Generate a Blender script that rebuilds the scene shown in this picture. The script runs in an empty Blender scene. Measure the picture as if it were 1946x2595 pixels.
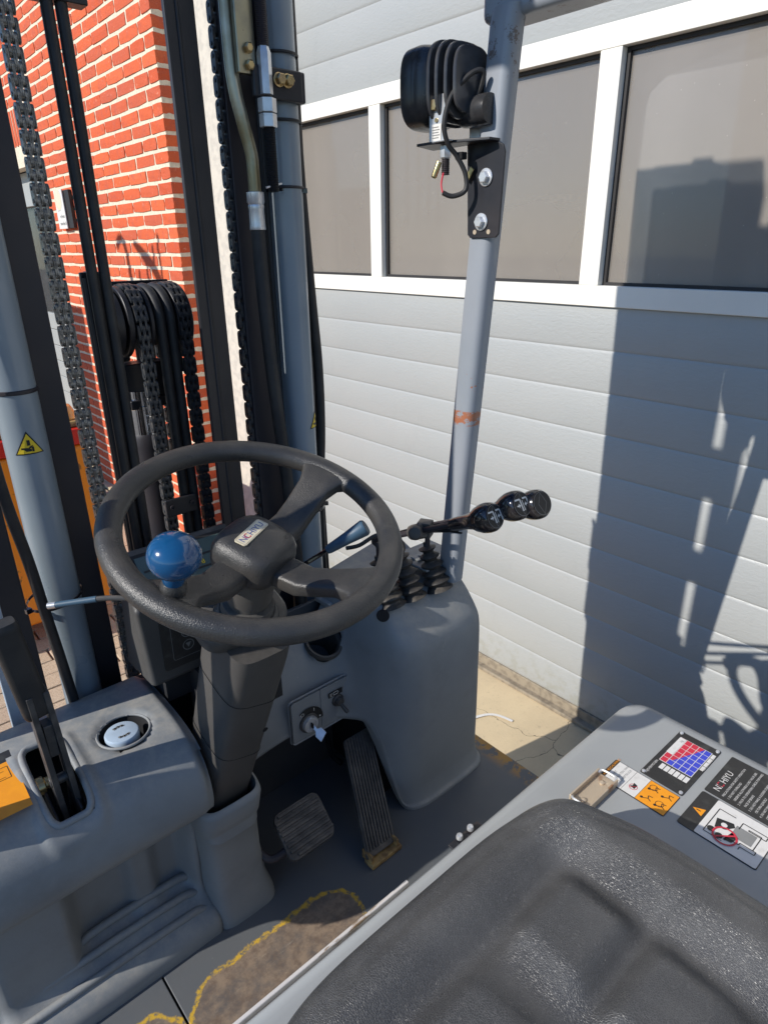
import bpy, math, random, bmesh
from mathutils import Vector, Matrix, noise
random.seed(7)
V = Vector
SC = bpy.context.scene
COL = SC.collection
# ------------------------------------------------------------------ camera
YAW, PIT, ROL, FPX = math.radians(41.15), math.radians(22.41), math.radians(-.81), 1655.0
CAM = V((0, 0, 1.1))            # z = 0 is the truck's floor plate, the yard lies at z = -0.5
fw = V((math.sin(YAW)*math.cos(PIT), math.cos(YAW)*math.cos(PIT), -math.sin(PIT)))
rt = V((math.cos(YAW), -math.sin(YAW), 0)); up = rt.cross(fw)
rt2 = rt*math.cos(ROL)+up*math.sin(ROL); up2 = up*math.cos(ROL)-rt*math.sin(ROL)
cd = bpy.data.cameras.new('camera'); cam = bpy.data.objects.new('camera', cd); COL.objects.link(cam)
cd.sensor_fit = 'VERTICAL'; cd.sensor_height = 36; cd.sensor_width = 27; cd.lens = 36*FPX/2595
cd.clip_start = .02; cd.clip_end = 400
cam.matrix_world = Matrix.Translation(CAM) @ Matrix((rt2, up2, -fw)).transposed().to_4x4()
SC.camera = cam
# ------------------------------------------------------------------ light
SUN = V((1, -.207, -.637)).normalized()
wd = bpy.data.worlds.new('World'); SC.world = wd; wd.use_nodes = True
nt = wd.node_tree; sky = nt.nodes.new('ShaderNodeTexSky'); sky.sky_type = 'NISHITA'; sky.sun_disc = False
EL = math.asin(-SUN.z); AZ = math.atan2(-SUN.x, -SUN.y)
sky.sun_elevation = EL; sky.sun_rotation = AZ; sky.altitude = 30; sky.dust_density = .1; sky.ozone_density = 4; sky.air_density = 1.2
bg = nt.nodes['Background']; bg.inputs[1].default_value = .125
mu = nt.nodes.new('ShaderNodeMix'); mu.data_type = 'RGBA'; mu.blend_type = 'MULTIPLY'; mu.inputs[0].default_value = 1; mu.inputs[7].default_value = (.78, .93, 1.15, 1)
nt.links.new(sky.outputs[0], mu.inputs[6]); nt.links.new(mu.outputs[2], bg.inputs[0])
sl = bpy.data.lights.new('sun', 'SUN'); sl.energy = 4.9; sl.angle = math.radians(.53); sl.color = (1, .95, .88)
so = bpy.data.objects.new('sun', sl); COL.objects.link(so); so.rotation_euler = SUN.to_track_quat('-Z', 'Y').to_euler(); so.location = (-3, 1, 5)
SC.view_settings.view_transform = 'Standard'; SC.view_settings.look = 'None'; SC.view_settings.exposure = 0.0; SC.view_settings.gamma = 1
SC.view_settings.use_curve_mapping = False
SC.cycles.max_bounces = 8; SC.cycles.transparent_max_bounces = 12

# ------------------------------------------------------------------ materials
class NT:
    def __init__(s, name):
        s.m = bpy.data.materials.new(name); s.m.use_nodes = True; s.t = s.m.node_tree
        s.b = s.t.nodes['Principled BSDF']; s.o = s.t.nodes['Material Output']
        s.tc = s.n('ShaderNodeTexCoord').outputs['Object']
    def n(s, k, **kw):
        x = s.t.nodes.new(k)
        for a, v in kw.items(): setattr(x, a, v)
        return x
    def L(s, a, b): s.t.links.new(a, b)
    def val(s, i, v):
        if hasattr(v, 'links'): s.L(v, i)
        else: i.default_value = v
    def math(s, op, a, b=0, c=None, clamp=False):
        x = s.n('ShaderNodeMath', operation=op, use_clamp=clamp); s.val(x.inputs[0], a); s.val(x.inputs[1], b)
        if c is not None: s.val(x.inputs[2], c)
        return x.outputs[0]
    def noise(s, sc, det=4, rough=.55, vec=None, dist=0):
        x = s.n('ShaderNodeTexNoise'); x.inputs['Scale'].default_value = sc; x.inputs['Detail'].default_value = det
        x.inputs['Roughness'].default_value = rough; x.inputs['Distortion'].default_value = dist; s.L(vec or s.tc, x.inputs['Vector']); return x.outputs[0]
    def map(s, scale=(1, 1, 1), rot=(0, 0, 0)):
        x = s.n('ShaderNodeMapping'); x.inputs['Scale'].default_value = scale; x.inputs['Rotation'].default_value = rot; s.L(s.tc, x.inputs[0]); return x.outputs[0]
    def ramp(s, f, lo, hi, a=0, b=1):
        x = s.n('ShaderNodeMapRange', interpolation_type='SMOOTHSTEP'); s.L(f, x.inputs[0]); x.inputs[1].default_value = lo; x.inputs[2].default_value = hi
        x.inputs[3].default_value = a; x.inputs[4].default_value = b; return x.outputs[0]
    def mix(s, f, a, b):
        x = s.n('ShaderNodeMix', data_type='RGBA'); s.val(x.inputs[0], f)
        for i, c in ((6, a), (7, b)):
            if hasattr(c, 'links'): s.L(c, x.inputs[i])
            else: x.inputs[i].default_value = (*c, 1)
        return x.outputs[2]
    def xyz(s):
        x = s.n('ShaderNodeSeparateXYZ'); s.L(s.tc, x.inputs[0]); return x.outputs
    def bump(s, h, st, d=.002):
        x = s.n('ShaderNodeBump'); x.inputs['Strength'].default_value = st; x.inputs['Distance'].default_value = d; s.L(h, x.inputs['Height'])
        p = s.b.inputs['Normal']
        if p.links: s.L(p.links[0].from_socket, x.inputs['Normal'])
        s.L(x.outputs[0], p)
    def set(s, base=None, rough=None, metal=None, spec=None, coat=None):
        for k, v in (('Base Color', base), ('Roughness', rough), ('Metallic', metal), ('Specular IOR Level', spec), ('Coat Weight', coat)):
            if v is None: continue
            if k == 'Base Color' and not hasattr(v, 'links'): v = (*v, 1)
            s.val(s.b.inputs[k], v)
MT = {}
def pm(name, c1, c2=None, sc=12, rough=.5, rv=.12, metal=0, bs=200, bst=.15, bd=.001, spec=.5, lo=.4, hi=.65, dust=0, dc=(.35, .31, .26), coat=0):
    t = NT(name); c2 = c2 or tuple(x*.8 for x in c1)
    n = t.noise(sc, 6); f = t.ramp(n, lo, hi); col = t.mix(f, c1, c2)
    if dust:
        g = t.n('ShaderNodeNewGeometry'); sx = t.n('ShaderNodeSeparateXYZ'); t.L(g.outputs['Normal'], sx.inputs[0])
        d = t.math('MULTIPLY', t.ramp(sx.outputs[2], .2, 1), t.ramp(t.noise(35, 5, .7), .35, .75)); d = t.math('MULTIPLY', d, dust)
        col = t.mix(d, col, dc)
    if name == 'body_grey':
        sm = t.ramp(t.noise(34, 6, .8, t.map((1, 1, .18), (.5, .3, .2))), .685, .72); col = t.mix(t.math('MULTIPLY', sm, .45), col, (.42, .41, .38)); st = t.ramp(t.noise(6, 6, .7), .5, .78); col = t.mix(t.math('MULTIPLY', st, .35), col, (.13, .125, .115))
    t.set(col, t.math('ADD', rough-rv/2, t.math('MULTIPLY', t.noise(sc*2.3, 4), rv)), metal, spec, coat)
    if bst: t.bump(t.noise(bs, 3), bst, bd)
    MT[name] = t.m; return t.m
pm('body_grey', (.245, .258, .262), (.215, .228, .234), 7, .5, .16, bs=420, bst=.3, bd=.0006, dust=.5, dc=(.46, .42, .35))
pm('black_plastic', (.060, .056, .052), (.075, .070, .065), 9, .48, .15, bs=500, bst=.35, bd=.0006, dust=.35, dc=(.16, .145, .125))
pm('wheel_black', (.034, .034, .034), (.055, .051, .046), 14, .3, .16, bs=650, bst=.8, bd=.0008, dust=.22, dc=(.14, .125, .1))
pm('binnacle', (.06, .059, .057), (.075, .073, .07), 8, .5, .1, bs=600, bst=.3, bd=.0004, dust=.25)
pm('black_paint', (.012, .013, .018), (.028, .024, .026), 6, .42, .2, bs=120, bst=.08, dust=.15, dc=(.12, .1, .08))
pm('lever_steel', (.05, .05, .052), (.10, .095, .09), 40, .4, .2, .3, bs=200, bst=.2, dust=.3)
pm('pedal_rubber', (.05, .047, .044), (.085, .078, .07), 30, .55, .2, bs=300, bst=.25, dust=.55, dc=(.24, .2, .16))
pm('firewall_paint', (.055, .06, .066), (.07, .073, .076), 8, .5, .15, bs=200, bst=.1, dust=.3)
pm('rail_paint', (.022, .02, .026), (.035, .028, .03), 5, .5, .2, bs=90, bst=.1)
pm('blue_grey_paint', (.25, .295, .33), (.22, .265, .30), 4, .3, .15, bs=60, bst=.03, coat=.2)
pm('rubber', (.016, .016, .017), (.03, .028, .027), 20, .55, .2, bs=300, bst=.15, dust=.2, dc=(.13, .12, .1))
pm('boot_rubber', (.02, .02, .02), (.035, .032, .03), 30, .6, .1, bs=400, bst=.2, dust=.4, dc=(.26, .22, .17))
pm('chain_steel', (.15, .14, .125), (.42, .39, .34), 160, .35, .3, .25, bs=900, bst=.3)
pm('chain_dark', (.045, .052, .062), (.11, .105, .10), 120, .42, .3, .5, bs=900, bst=.3)
pm('zinc', (.42, .38, .26), (.3, .28, .22), 18, .32, .2, .85, bs=200, bst=.08)
pm('zinc_pipe', (.5, .48, .38), (.3, .25, .14), 9, .36, .2, .7, bs=200, bst=.05)
pm('silver', (.72, .73, .74), (.62, .62, .62), 60, .3, .1, .6, bst=0)
pm('chrome', (.85, .85, .86), (.75, .75, .76), 20, .07, .05, 1, bst=0)
pm('brass', (.62, .5, .24), (.45, .36, .18), 70, .3, .2, .9, bst=0)
pm('yellow_zinc', (.62, .46, .22), (.5, .36, .2), 60, .3, .2, .9, bst=0)
pm('lens_black', (.008, .008, .009), (.014, .013, .013), 30, .3, .12, bs=300, bst=.1)
pm('fin_black', (.07, .07, .075), (.10, .10, .105), 30, .25, .1, .4, bst=0)
pm('lamp_black', (.03, .03, .032), (.045, .044, .045), 30, .26, .12, bs=500, bst=.25, bd=.0005)
pm('knob_blue', (.005, .062, .165), (.008, .075, .19), 30, .16, .12, bs=90, bst=.05, coat=.5)
pm('grip_blue', (.05, .1, .15), (.06, .11, .15), 30, .45, .1, bst=.1)
pm('knob_black', (.012, .01, .014), (.035, .03, .026), 40, .16, .16, bst=0, coat=.5)
pm('white_plastic', (.42, .52, .62), (.38, .47, .56), 40, .4, .1, bst=0)
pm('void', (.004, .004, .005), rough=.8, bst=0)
pm('inner_dark', (.014, .015, .018), rough=.7, bst=.1)
pm('white_frame', (.80, .775, .70), (.76, .735, .665), 5, .35, .1, bs=40, bst=.03)
pm('gasket', (.02, .018, .018), rough=.6)
pm('screen', (.09, .13, .12), (.1, .14, .13), 5, .15, .1, bst=0)
pm('plate_black', (.025, .024, .023), (.05, .05, .045), 60, .5, .15, bst=.1, lo=.5, hi=.75)
pm('ink_white', (.72, .7, .66), (.6, .58, .54), 80, .5, bst=0, lo=.5, hi=.8)
pm('ink_red', (.62, .03, .06), rough=.5, bst=0); pm('ink_blue', (.05, .07, .55), rough=.5, bst=0)
pm('ink_orange', (.9, .34, .01), (.85, .31, .01), 50, .5, bst=0)
pm('ink_yellow', (.85, .62, .03), rough=.45, bst=0); pm('ink_black', (.015, .015, .015), rough=.5, bst=0)
pm('ink_grey', (.25, .25, .24), rough=.5, bst=0); pm('badge_cream', (.75, .68, .5), (.7, .62, .45), 90, .35, bst=0)
pm('ink_text_blue', (.07, .09, .3), rough=.4, bst=0)
pm('rust_latch', (.55, .45, .33), (.35, .17, .08), 45, .45, .2, .4, bst=.1, lo=.55, hi=.75)
pm('orange_paint', (.85, .25, .012), (.3, .12, .03), 14, .4, .2, bs=90, bst=.2, lo=.6, hi=.66)
pm('red_paint', (.6, .02, .01), (.75, .1, .01), 30, .4, bst=.1, lo=.6, hi=.7)
pm('rusty_brown', (.2, .12, .05), (.4, .26, .1), 40, .6, bst=.3, lo=.45, hi=.6)
pm('amber', (.8, .33, .04), (.55, .2, .05), 20, .2, coat=.4, bst=0)
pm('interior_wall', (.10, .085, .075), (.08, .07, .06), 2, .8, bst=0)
pm('interior_orange', (.7, .26, .05), rough=.5, bst=0)
pm('frosted', (.82, .83, .82), (.9, .9, .88), 300, .35, .3, bs=500, bst=.6, bd=.002)
pm('jamb_plaster', (.62, .57, .48), (.52, .48, .41), 30, .8, bs=60, bst=.35, bd=.002)
pm('mortar', (.76, .66, .50), (.64, .56, .43), 60, .9, bs=250, bst=.6, bd=.002)

def door_mat():
    t = NT('door_panel'); z = t.xyz()
    n = t.ramp(t.noise(2.2, 5, .6, t.map((1, 1, 2.5))), .3, .75)
    c = t.mix(n, (.37, .378, .366), (.35, .362, .354))
    c = t.mix(t.math('MULTIPLY', t.ramp(t.noise(14, 4, .7, t.map((1, 1, .35))), .55, .8), .25), c, (.3, .31, .3))
    low = t.math('MULTIPLY', t.ramp(z[2], -.44, -.25, 1, 0), t.ramp(t.noise(25, 6, .7), .45, .62))
    c = t.mix(t.math('MULTIPLY', low, .3), c, (.24, .23, .15))
    t.set(c, .42, 0, .45)
    t.bump(t.noise(95, 3, .5, t.map((1, .55, 1.3)), .6), .55, .0016); t.bump(t.noise(420, 2), .2, .0004)
    MT['door_panel'] = t.m
door_mat()
def brick_mat():
    t = NT('brick'); r = t.n('ShaderNodeObjectInfo').outputs['Random']
    w = t.n('ShaderNodeVectorMath', operation='ADD'); cx = t.n('ShaderNodeCombineXYZ'); t.L(t.math('MULTIPLY', r, 50), cx.inputs[0]); t.L(t.math('MULTIPLY', r, 31), cx.inputs[1])
    t.L(t.tc, w.inputs[0]); t.L(cx.outputs[0], w.inputs[1]); vec = w.outputs[0]
    rr = t.n('ShaderNodeValToRGB'); t.L(r, rr.inputs[0]); e = rr.color_ramp; e.interpolation = 'LINEAR'
    e.elements[0].color = (.56, .095, .036, 1); e.elements[1].color = (.68, .145, .055, 1)
    for p, c in ((.3, (.66, .125, .044, 1)), (.55, (.54, .11, .052, 1)), (.75, (.70, .13, .04, 1))):
        x = e.elements.new(p); x.color = c
    c = t.mix(t.ramp(t.noise(22, 5, .65, vec), .45, .8), rr.outputs[0], (.48, .11, .065))
    c = t.mix(t.math('MULTIPLY', t.ramp(t.noise(60, 4, .6, vec), .62, .75), .6), c, (.75, .4, .28))
    t.set(c, .82, 0, .3)
    t.bump(t.noise(45, 4, .6, vec, 1.2), .9, .004); t.bump(t.noise(300, 3, .6, vec), .4, .001); MT['brick'] = t.m
brick_mat()
def glass_mat(name, dustc, dens):
    t = NT(name)
    c = t.mix(t.ramp(t.noise(3, 4), .3, .7), dustc, tuple(x*.9 for x in dustc))
    vo = t.n('ShaderNodeTexVoronoi'); vo.inputs['Scale'].default_value = 34; t.L(t.tc, vo.inputs['Vector']); c = t.mix(t.math('MULTIPLY', t.ramp(vo.outputs['Distance'], .03, .07, 1, 0), .35), c, (.8, .76, .68)); c = t.mix(t.math('MULTIPLY', t.ramp(t.noise(4, 3, .5, t.map((1, 1, .25))), .5, .8), .2), c, (.55, .5, .44))
    t.set(c, .3, 0, .5)
    df = t.b
    tr = t.n('ShaderNodeBsdfTransparent'); tr.inputs[0].default_value = (.93, .94, .95, 1)
    gl = t.n('ShaderNodeBsdfGlossy'); gl.inputs['Roughness'].default_value = .04
    fr = t.n('ShaderNodeFresnel'); fr.inputs[0].default_value = 1.5
    m1 = t.n('ShaderNodeMixShader'); t.L(fr.outputs[0], m1.inputs[0]); t.L(tr.outputs[0], m1.inputs[1]); t.L(gl.outputs[0], m1.inputs[2])
    m2 = t.n('ShaderNodeMixShader'); t.L(t.math('ADD', dens, t.math('MULTIPLY', t.ramp(t.noise(3, 2, .5), .3, .8), .12)), m2.inputs[0])
    t.L(m1.outputs[0], m2.inputs[1]); t.L(df.outputs[0], m2.inputs[2]); t.L(m2.outputs[0], t.o.inputs[0]); MT[name] = t.m
glass_mat('dirty_glass', (.40, .36, .315), .42)
glass_mat('clear_glass', (.2, .2, .2), .1)
def leather():
    t = NT('seat_vinyl'); c = t.mix(t.ramp(t.noise(14, 5), .35, .75), (.050, .049, .048), (.072, .070, .067))
    v = t.n('ShaderNodeTexVoronoi'); v.inputs['Scale'].default_value = 560; v.feature = 'DISTANCE_TO_EDGE'
    mp = t.map((1, .8, 1)); wn = t.n('ShaderNodeVectorMath', operation='ADD'); nn = t.n('ShaderNodeTexNoise'); nn.inputs['Scale'].default_value = 90; t.L(t.tc, nn.inputs[0])
    sc = t.n('ShaderNodeVectorMath', operation='SCALE'); sc.inputs['Scale'].default_value = .006; t.L(nn.outputs['Color'], sc.inputs[0]); t.L(mp, wn.inputs[0]); t.L(sc.outputs[0], wn.inputs[1]); t.L(wn.outputs[0], v.inputs[0])
    e = t.ramp(v.outputs['Distance'], 0, .16); g = t.ramp(t.noise(18, 3), .3, .7)
    c = t.mix(t.math('MULTIPLY', t.ramp(e, .15, .7, 1, 0), .38), c, (.18, .175, .165)); c = t.mix(t.math('MULTIPLY', t.ramp(t.noise(7, 5, .7), .5, .8), .3), c, (.16, .155, .145))
    t.set(c, t.math('ADD', .27, t.math('MULTIPLY', g, .16)), 0, .6)
    t.bump(e, .5, .0006); t.bump(t.noise(240, 3, .6), .3, .0008); MT['seat_vinyl'] = t.m
leather()
def hood():
    t = NT('hood_paint'); c = t.mix(t.ramp(t.noise(5, 6), .35, .7), (.33, .34, .335), (.305, .315, .312))
    sc = t.ramp(t.noise(30, 6, .75, t.map((1, .25, 1), (0, 0, .5))), .70, .74)
    c = t.mix(t.math('MULTIPLY', sc, .7), c, (.42, .3, .12)); s2 = t.ramp(t.noise(200, 3, .7), .73, .77); c = t.mix(t.math('MULTIPLY', s2, .6), c, (.55, .5, .42))
    x = t.xyz(); q = t.math('ADD', x[1], t.math('MULTIPLY', t.noise(40, 5, .7), .012))
    t.set(c, t.math('ADD', .3, t.math('MULTIPLY', t.noise(20, 5), .2)), 0, .5); t.bump(t.noise(150, 3), .05, .001); MT['hood_paint'] = t.m
hood()
def edge_mat():
    t = NT('worn_edge'); n = t.noise(38, 7, .75, t.map((.4, 2.5, 2.5)))
    c = t.mix(t.ramp(n, .40, .50), (.34, .23, .13), (.80, .75, .69)); c = t.mix(t.ramp(t.noise(14, 5, .7, t.map((.4, 2, 2))), .58, .62), c, (.25, .26, .27))
    t.set(c, .45, .25, .5); t.bump(n, .3, .001); MT['worn_edge'] = t.m
edge_mat()
def floor_mat():
    t = NT('floor_plate_paint'); x = t.xyz()
    c = t.mix(t.ramp(t.noise(6, 6), .35, .7), (.105, .115, .125), (.12, .123, .125))
    # worn bare patch where the boots rub, with yellow primer showing round its rim
    def capsule(ax, bx, y, r):
        cx = t.math('MINIMUM', t.math('MAXIMUM', x[0], ax), bx); dx = t.math('SUBTRACT', x[0], cx); dy = t.math('SUBTRACT', x[1], y)
        d = t.math('SQRT', t.math('ADD', t.math('MULTIPLY', dx, dx), t.math('MULTIPLY', dy, dy))); return t.math('SUBTRACT', d, r)
    d1 = capsule(.245, .44, .655, .062); d2 = capsule(.0, .11, .655, .072); gap = t.math('LESS_THAN', x[0], .178)
    d = t.math('ADD', t.math('MULTIPLY', d2, gap), t.math('MULTIPLY', d1, t.math('SUBTRACT', 1, gap)))
    d = t.math('ADD', d, t.math('MULTIPLY', t.math('SUBTRACT', t.noise(18, 7, .7), .5), .035))
    bare = t.mix(t.ramp(t.noise(50, 6, .7), .35, .6), (.16, .115, .085), (.27, .20, .14)); bare = t.mix(t.ramp(t.noise(16, 8, .75), .42, .68), bare, (.11, .098, .092)); bare = t.mix(t.math('MULTIPLY', t.ramp(t.noise(60, 6, .8, t.map((.3, 2, 1), (0, 0, .6))), .58, .7), .6), bare, (.42, .36, .28))
    c = t.mix(t.math('MULTIPLY', t.ramp(d, .0005, .0045, 1, 0), t.ramp(t.noise(90, 5, .7), .35, .55)), c, (.58, .36, .04)); c = t.mix(t.ramp(d, -.006, -.003, 1, 0), c, bare)
    re = t.math('MULTIPLY', t.ramp(x[0], .935, .975), t.ramp(t.noise(26, 6, .75), .46, .54)); c = t.mix(re, c, (.42, .22, .04))
    c = t.mix(t.math('MULTIPLY', t.ramp(t.noise(180, 4, .75), .66, .74), .6), c, (.4, .35, .28))
    t.set(c, t.math('ADD', .38, t.math('MULTIPLY', t.noise(25, 5), .25)), 0, .5); t.bump(t.noise(60, 5), .12, .002); MT['floor_plate_paint'] = t.m
floor_mat()
def post_mat():
    t = NT('post_paint'); x = t.xyz(); c = t.mix(t.ramp(t.noise(6, 5), .35, .7), (.29, .31, .34), (.26, .285, .315))
    n = t.noise(70, 6, .7, t.map((1, 1, 2)))
    band = t.math('MULTIPLY', t.ramp(x[2], .792, .796), t.ramp(x[2], .818, .822, 1, 0))
    b2 = t.math('MULTIPLY', t.ramp(x[2], .845, .86), t.ramp(x[2], .88, .895, 1, 0))
    m = t.math('MAXIMUM', t.math('MULTIPLY', band, t.ramp(n, .43, .48)), t.math('MULTIPLY', b2, t.ramp(n, .6, .64)))
    m = t.math('MAXIMUM', m, t.ramp(t.noise(26, 6, .8), .715, .73)); c = t.mix(m, c, (.36, .14, .075))
    m2 = t.math('MULTIPLY', t.math('MULTIPLY', t.ramp(x[2], 1.31, 1.33), t.ramp(t.noise(45, 6, .8), .58, .61)), .8); c = t.mix(m2, c, (.12, .08, .06))
    t.set(c, .34, 0, .5, .15); t.bump(t.noise(60, 4), .06, .001); MT['post_paint'] = t.m
post_mat()
def concrete():
    t = NT('apron_concrete'); c = t.mix(t.ramp(t.noise(4, 7, .65), .3, .72), (.66, .53, .335), (.56, .45, .29))
    c = t.mix(t.math('MULTIPLY', t.ramp(t.noise(60, 5, .7), .55, .75), .5), c, (.3, .25, .18)); x = t.xyz()
    cr = t.n('ShaderNodeTexVoronoi'); cr.feature = 'DISTANCE_TO_EDGE'; cr.inputs['Scale'].default_value = 1.7
    vv = t.n('ShaderNodeVectorMath', operation='ADD'); nn = t.n('ShaderNodeTexNoise'); nn.inputs['Scale'].default_value = 9; nn.inputs['Detail'].default_value = 6; t.L(t.tc, nn.inputs[0])
    s2 = t.n('ShaderNodeVectorMath', operation='SCALE'); s2.inputs['Scale'].default_value = .12; t.L(nn.outputs['Color'], s2.inputs[0]); t.L(t.tc, vv.inputs[0]); t.L(s2.outputs[0], vv.inputs[1]); t.L(vv.outputs[0], cr.inputs[0])
    c = t.mix(t.ramp(cr.outputs['Distance'], 0, .003, 1, 0), c, (.1, .08, .06))
    t.set(c, .85, 0, .3); t.bump(t.noise(120, 5, .7), .4, .002); MT['apron_concrete'] = t.m
    t = NT('asphalt'); n = t.noise(70, 6, .75); c = t.mix(t.ramp(n, .4, .66), (.045, .043, .04), (.2, .17, .13)); t.set(c, .85, 0, .3); t.bump(n, .9, .006); MT['asphalt'] = t.m
    t = NT('paver'); r = t.n('ShaderNodeObjectInfo').outputs['Random']; n = t.noise(170, 4, .8)
    c = t.mix(t.ramp(n, .35, .6), (.5, .37, .25), (.62, .5, .36)); c = t.mix(t.ramp(t.noise(260, 3, .8), .58, .64), c, (.1, .08, .07)); c = t.mix(t.math('MULTIPLY', r, .3), c, (.35, .22, .16))
    t.set(c, .85, 0, .3); t.bump(n, .8, .003); MT['paver'] = t.m
concrete()

# ------------------------------------------------------------------ mesh helpers
def basis(d, hint=V((0, 0, 1))):
    d = d.normalized()
    if abs(d.dot(hint)) > .99: hint = V((1, 0, 0))
    a = hint.cross(d).normalized(); return a, d.cross(a)
def smooth_path(pts, k=6, closed=False):
    P = [V(p) for p in pts]; n = len(P); out = []
    rng = range(n if closed else n-1)
    for i in rng:
        p0 = P[(i-1) % n] if closed or i > 0 else P[0]; p1 = P[i]; p2 = P[(i+1) % n]; p3 = P[(i+2) % n] if closed or i+2 < n else P[-1]
        for j in range(k):
            t = j/k; out.append(.5*((2*p1)+(p2-p0)*t+(2*p0-5*p1+4*p2-p3)*t*t+(3*p1-p0-3*p2+p3)*t**3))
    if not closed: out.append(P[-1])
    return out
def sup(n, a, b, e=4.0):
    out = []
    for i in range(n):
        t = 2*math.pi*i/n; c, s = math.cos(t), math.sin(t)
        out.append((a*math.copysign(abs(c)**(2/e), c), b*math.copysign(abs(s)**(2/e), s)))
    return out
class MB:
    def __init__(s): s.v = []; s.f = []; s.mi = []
    def add(s, vs, fs, mi=0):
        o = len(s.v); s.v += [V(v) for v in vs]; s.f += [[o+i for i in f] for f in fs]; s.mi += [mi]*len(fs); return s
    def box(s, c, sz, R=None, mi=0):
        c = V(c); vs = []
        for i in range(8):
            p = V(((i & 1)-.5, (i >> 1 & 1)-.5, (i >> 2 & 1)-.5)); p = V((p.x*sz[0], p.y*sz[1], p.z*sz[2]))
            vs.append(c+(R @ p if R else p))
        return s.add(vs, [(0, 2, 3, 1), (4, 5, 7, 6), (0, 1, 5, 4), (2, 6, 7, 3), (0, 4, 6, 2), (1, 3, 7, 5)], mi)
    def loft(s, rings, cap=True, closed_u=True, mi=0):
        n = len(rings[0]); vs = [p for r in rings for p in r]; fs = []
        for i in range(len(rings)-1):
            for j in range(n if closed_u else n-1):
                a = i*n+j; b = i*n+(j+1) % n; fs.append((a, b, b+n, a+n))
        if cap and closed_u: fs.append(tuple(range(n-1, -1, -1))); fs.append(tuple((len(rings)-1)*n+k for k in range(n)))
        return s.add(vs, fs, mi)
    def tube(s, pts, r, n=12, cap=True, closed=False, mi=0):
        P = [V(p) for p in pts]; m = len(P); rings = []; a = None
        for i in range(m):
            d = (P[(i+1) % m]-P[i-1]) if closed else (P[min(i+1, m-1)]-P[max(i-1, 0)])
            if d.length < 1e-9: d = V((0, 0, 1))
            d.normalize()
            if a is None: a, _ = basis(d)
            a = (a-d*a.dot(d)).normalized(); b = d.cross(a); rr = r[i] if isinstance(r, (list, tuple)) else r
            rings.append([P[i]+(a*math.cos(2*math.pi*k/n)+b*math.sin(2*math.pi*k/n))*rr for k in range(n)])
        if closed: rings.append(rings[0]); return s.loft(rings, False, True, mi)
        return s.loft(rings, cap, True, mi)
    def lathe(s, prof, O, d, n=24, mi=0, cap=True):   # prof: (radius, height along d)
        O = V(O); d = V(d).normalized(); a, b = basis(d)
        return s.loft([[O+d*h+(a*math.cos(2*math.pi*k/n)+b*math.sin(2*math.pi*k/n))*max(r, 1e-5) for k in range(n)] for r, h in prof], cap, True, mi)
    def prism(s, poly, O, U, W, t, mi=0):
        O, U, W = V(O), V(U).normalized(), V(W).normalized(); N = U.cross(W).normalized(); n = len(poly)
        A = [O+U*x+W*y for x, y in poly]; B = [p+N*t for p in A]
        return s.add(A+B, [tuple(range(n-1, -1, -1)), tuple(range(n, 2*n))]+[(i, (i+1) % n, n+(i+1) % n, n+i) for i in range(n)], mi)
    def build(s, name, mats, parent=None, smooth=True, bevel=0, seg=2, sub=0, ang=35, label=None):
        me = bpy.data.meshes.new(name); me.from_pydata([tuple(v) for v in s.v], [], s.f); me.validate(); me.update()
        if isinstance(mats, str): mats = [mats]
        for m in mats: me.materials.append(MT[m])
        if len(mats) > 1:
            for p, i in zip(me.polygons, s.mi): p.material_index = i
        bm = bmesh.new(); bm.from_mesh(me); bmesh.ops.recalc_face_normals(bm, faces=bm.faces); bm.to_mesh(me); bm.free()
        if smooth: me.shade_smooth(); me.set_sharp_from_angle(angle=math.radians(ang))
        o = bpy.data.objects.new(name, me); COL.objects.link(o)
        if bevel:
            b = o.modifiers.new('bevel', 'BEVEL'); b.width = bevel; b.segments = seg; b.limit_method = 'ANGLE'; b.angle_limit = math.radians(40); b.harden_normals = True
        if sub:
            b = o.modifiers.new('sub', 'SUBSURF'); b.levels = b.render_levels = sub
        if parent:
            o.parent = parent; o.location = -wloc(parent)
        if label: o['label'] = label
        return o
def wloc(o):
    p = V((0, 0, 0))
    while o: p += o.location; o = o.parent
    return p
def tag(o, label, cat, group=None, kind=None):
    if label: o['label'] = label
    if cat: o['category'] = cat
    if group: o['group'] = group
    if kind: o['kind'] = kind
    return o
def struct(o): o['kind'] = 'structure'; return o
def empty(name, loc, label, cat, group=None):
    o = bpy.data.objects.new(name, None); COL.objects.link(o); o.location = loc; o.empty_display_size = .1; return tag(o, label, cat, group)
_txt = {}
def text_geo(string, size):
    k = (string, size)
    if k not in _txt:
        c = bpy.data.curves.new('lettering', 'FONT'); c.body = string; c.size = size; c.resolution_u = 2; o = bpy.data.objects.new('lettering', c); COL.objects.link(o)
        bpy.context.view_layer.update(); me = bpy.data.meshes.new_from_object(o.evaluated_get(bpy.context.evaluated_depsgraph_get()))
        vs = [tuple(v.co) for v in me.vertices]; fs = [tuple(p.vertices) for p in me.polygons]
        bpy.data.objects.remove(o); bpy.data.curves.remove(c); bpy.data.meshes.remove(me); _txt[k] = (vs, fs)
    return _txt[k]
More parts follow.
